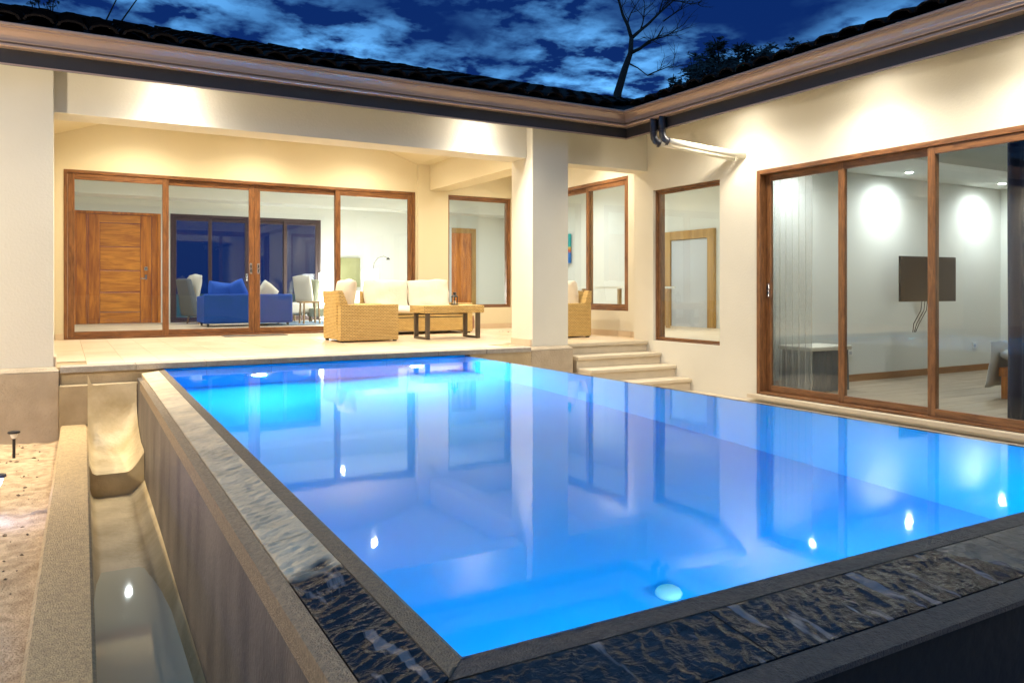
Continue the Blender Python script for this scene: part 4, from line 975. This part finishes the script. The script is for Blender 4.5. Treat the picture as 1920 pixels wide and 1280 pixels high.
# ------------------------------------------------------------------ bedroom furniture
def curtain(name, m, x, y0, y1, z0, z1, label, amp=.05, folds=9, th=.004, ripple=0):
    b = MB(); n = folds*12
    vs = []
    for j in range(9):
        v = j/8; z = z0+(z1-z0)*v
        for i in range(n+1):
            u = i/n; a = amp*(1-.25*v)*math.sin(u*folds*2*math.pi+.6*math.sin(u*7+v))
            vs.append((x+a+.01*noise.noise(Vector((u*6, v*2, 0))), y0+(y1-y0)*u, z))
    b.add(vs, [(j*(n+1)+i, j*(n+1)+i+1, (j+1)*(n+1)+i+1, (j+1)*(n+1)+i) for j in range(8) for i in range(n)])
    o = b.build(name, m, None, smooth=True); s = o.modifiers.new('thick', 'SOLIDIFY'); s.thickness = th
    return tag(o, label, 'curtain')
def bedroom():
    z = ZB; k = dict(local=True)
    curtain('sheer_curtain', 'sheer', 7.16, 5.85, 6.45, ZB+.02, 1.50, 'sheer white curtain gathered at the left end of the bedroom glass door', .03, 7)
    curtain('navy_curtain', 'navy_curtain', 7.15, 3.10, 3.78, ZB+.02, 1.50, 'dark navy curtain hanging behind the bedroom glass at the right edge', .035, 5)
    t = thing('television', 'flat black television tilted on a wall arm in the bedroom', 'television', (10.05, 6.35, .15))
    t.rotation_euler = (0, 0, R(-4))
    box('screen', 'tv_black', t, -.56, .56, -.035, -.01, -.30, .30, bevel=.005, **k); box('back_case', 'black_metal', t, -.50, .50, -.0095, .03, -.25, .25, bevel=.01, **k)
    box('wall_arm', 'black_metal', t, -.04, .04, .031, .22, -.05, .05, **k)
    for j, dx in enumerate((-.06, .0, .05)): MB().tube([(dx, .02, -.28), (dx+.02, .05, -.42), (dx-.03, .12, -.60), (dx*.5, .18, -.72)], .006, 6).build('cable', 'black_metal', t, **k)
    t = thing('bed', 'bed with white hanging sheet on wooden legs by the navy curtain', 'bed', (9.80, 3.77, z))
    box('bed_frame', 'door_wood_v', t, -.95, .95, -1.0, 1.0, .24, .34, bevel=.01, **k)
    for sx in (-.88, .88):
        for sy in (-.93, .93): box('leg', 'door_wood_v', t, sx-.05, sx+.05, sy-.05, sy+.05, 0, .24, **k)
    cushion('mattress', 'sheet_white', t, 1.94, 2.04, .30, (0, 0, .48), seed=2, pinch=.1)
    b = MB(); n = 40
    def fn(u, v):
        s = (u-.5)*2.15; y = 1.03+.02*math.sin(s*14)+.06*v*v+.02*noise.noise(Vector((s*4, v*2, 0))); return (s, y, .62-.50*v)
    b.grid(fn, 60, 8); o = b.build('sheet', 'sheet_white', t, smooth=True, **k); o.modifiers.new('thick', 'SOLIDIFY').thickness = .006
    cushion('pillow', 'sheet_white', t, .6, .4, .16, (.5, .5, .70), seed=5)
    t = thing('skirted_bench', 'bench with pale top and dark pleated skirt by the sheer curtain', 'bench', (7.72, 6.26, z))
    box('top', 'cream_fabric', t, -.36, .36, -.24, .24, .48, .53, bevel=.012, **k)
    per = []; n = 150
    for i in range(n+1):
        u = i/n*4; q = int(min(u, 3.999)); f_ = u-q; X, Y = .34, .22
        c = [(-X, -Y), (X, -Y), (X, Y), (-X, Y), (-X, -Y)]; nx, ny = [(0, -1), (1, 0), (0, 1), (-1, 0)][q]
        w_ = .012*math.sin(i*1.1); per.append((c[q][0]+(c[q+1][0]-c[q][0])*f_+nx*w_, c[q][1]+(c[q+1][1]-c[q][1])*f_+ny*w_))
    b = MB(); b.add([(x, y, .01) for x, y in per]+[(x*.97, y*.97, .479) for x, y in per], [(i, i+1, n+2+i, n+1+i) for i in range(n)])
    b.build('skirt', 'grey_fabric', t, **k)
    t = thing('artwork', 'slim framed wall hanging on the far bedroom wall beside the navy curtain', 'wall hanging', (12.26, 5.9, .4))
    box('frame', 'cream_fabric', t, -.02, .02, -.4, .4, -.75, .75, bevel=.01, **k)
    for j in range(7): box('bar', 'terracotta', t, -.034, -.022, -.38, .38, -.70+j*.21, -.66+j*.21, **k)
bedroom()

# ------------------------------------------------------------------ trees beyond the roof
c_, s_ = math.cos(YAW), math.sin(YAW)
def at(px, py, d):
    """a point at distance d along the view axis; used once to place the far trees in the world"""
    r = (px-960)/1464.555*d; return Vector((s_*d+c_*r, c_*d-s_*r, (544.1-py)/1464.555*d))
def bare_tree():
    D = 30; rnd = random.Random(12)
    b = at(1150, 330, D); b.z = ZG-.4
    t = thing('bare_tree', 'leafless tree with thin bare branches rising behind the roof ridge', 'tree', b)
    up = lambda a: [at(x, y, D+z) for x, y, z in a]
    tr = MB().tube([b, at(1148, 300, D), at(1158, 175, D), at(1172, 128, D), at(1182, 100, D), at(1184, 72, D)], [.26, .22, .16, .13, .10, .085], 8)
    tr.build('trunk', 'bark', t, smooth=True)
    br = MB()
    def grow(p, d, l, r, lev):
        pts = [p]; q = p; n = 4
        for i in range(n):
            d = (d+Vector((rnd.uniform(-.3, .3), rnd.uniform(-.3, .3), rnd.uniform(-.18, .25)))).normalized(); q = q+d*l/n; pts.append(q)
        br.tube(pts, [r*(1-.16*i) for i in range(n+1)], 5)
        if lev == 0: return
        for i in range(1, n+1):
            for _ in range(rnd.choice((1, 1, 2))):
                a = Vector((rnd.uniform(-1, 1), rnd.uniform(-1, 1), rnd.uniform(-.4, .8))).normalized()
                grow(pts[i], (d*.8+a*.75).normalized(), l*rnd.uniform(.5, .75), r*.5, lev-1)
    br.tube(up([(1184, 72, 0), (1177, 48, .2), (1168, 29, .3), (1160, 0, .5), (1155, -40, .8)]), [.085, .07, .06, .05, .03], 6)
    br.tube(up([(1182, 100, 0), (1201, 91, -.3), (1216, 78, -.5), (1232, 72, -.8), (1244, 50, -1)]), [.08, .06, .05, .04, .02], 6)
    br.tube(up([(1184, 72, 0), (1200, 58, .3), (1216, 45, .5), (1236, 25, .7), (1262, 2, 1), (1290, -20, 1.2)]), [.08, .065, .055, .045, .035, .02], 6)
    br.tube(up([(1176, 118, 0), (1196, 128, .2), (1214, 142, .5), (1226, 140, .5)]), [.04, .025, .018, .01], 5)
    for (x, y, z), (dx, dz) in (((1168, 29, .3), (-.3, 1)), ((1160, 0, .5), (.3, .9)), ((1201, 91, -.3), (.6, .6)), ((1232, 72, -.8), (.9, .3)), ((1216, 45, .5), (.7, .5)), ((1236, 25, .7), (.5, .9)), ((1262, 2, 1), (.8, .1)), ((1200, 58, .3), (.2, 1)), ((1177, 48, .2), (.3, .9)), ((1214, 142, .5), (.8, .1)), ((1244, 40, -1), (.7, .6))):
        d = Vector((c_*dx, -s_*dx, dz)).normalized(); grow(at(x, y, D+z), d, 1.1, .032, 2)
    br.build('branches', 'bark', t, smooth=True)
bare_tree()
def leafy(px, D, pts, label, nleaf, seed, sizes=(.10, .22), name='leafy_tree'):
    rnd = random.Random(seed); base_ = at(px, 400, D); base_.z = ZG-.4
    t = thing(name, label, 'tree', base_)
    tr = MB(); top = at(px, pts[0][1]+30, D); tr.tube([base_, base_*.5+top*.5+Vector((.1, 0, 0)), top], [.22, .18, .10], 8)
    tr.build('trunk', 'bark', t, smooth=True)
    br = MB(); lf = MB(); root = base_*.35+top*.65
    for (x, y, r) in pts:
        c = at(x, y, D+rnd.uniform(-1, 1)); R_ = r/1464.555*D
        br.tube([root, (root*.5+c*.5)+Vector((rnd.uniform(-.3, .3), 0, -.2)), c], [.08, .05, .02], 5)
        for k in range(4):
            e = c+Vector((rnd.gauss(0, 1), rnd.gauss(0, 1), rnd.gauss(0, 1))).normalized()*R_*1.25; br.tube([c, c*.5+e*.5+Vector((0, 0, .05)), e], [.02, .012, .006], 4)
        n = max(8, int(nleaf*r*r/1600))
        sub = [c+Vector((rnd.gauss(0, .5), rnd.gauss(0, .5), rnd.gauss(0, .42)))*R_ for _ in range(max(3, n//22))]
        for k in range(n):
            p = rnd.choice(sub)+Vector((rnd.gauss(0, 1), rnd.gauss(0, 1), rnd.gauss(0, .6)))*R_*.20
            s = rnd.uniform(*sizes); u = Vector((rnd.gauss(0, 1), rnd.gauss(0, 1), rnd.gauss(0, .5))).normalized(); v = u.orthogonal().normalized()
            lf.add([p-u*s*.5, p+v*s*.22, p+u*s*.5, p-v*s*.22], [(0, 1, 2, 3)])
    br.build('branches', 'bark', t); lf.build('crown', 'leaf_dark', t)
leafy(1370, 24, [(1345, 88, 18), (1385, 92, 16), (1330, 112, 26), (1300, 138, 24), (1275, 165, 20), (1370, 120, 34), (1320, 160, 36), (1420, 120, 28), (1370, 160, 40), (1262, 150, 9), (1256, 172, 9), (1400, 96, 16), (1440, 108, 20)], 'dark leafy tree showing above the roof corner right of the bare tree', 1500, 21)
leafy(1500, 27, [(1490, 92, 16), (1520, 85, 12), (1465, 112, 24), (1500, 112, 26), (1545, 92, 14), (1470, 140, 30)], 'dark tree top just above the right wing gutter, rightmost of the trees', 1500, 22)
leafy(85, 30, [(70, -6, 16), (100, 2, 14), (95, 14, 8), (60, 6, 8), (225, -14, 16), (262, -8, 8)], 'dark tree top hanging into the sky above the left end of the roof', 300, 23)
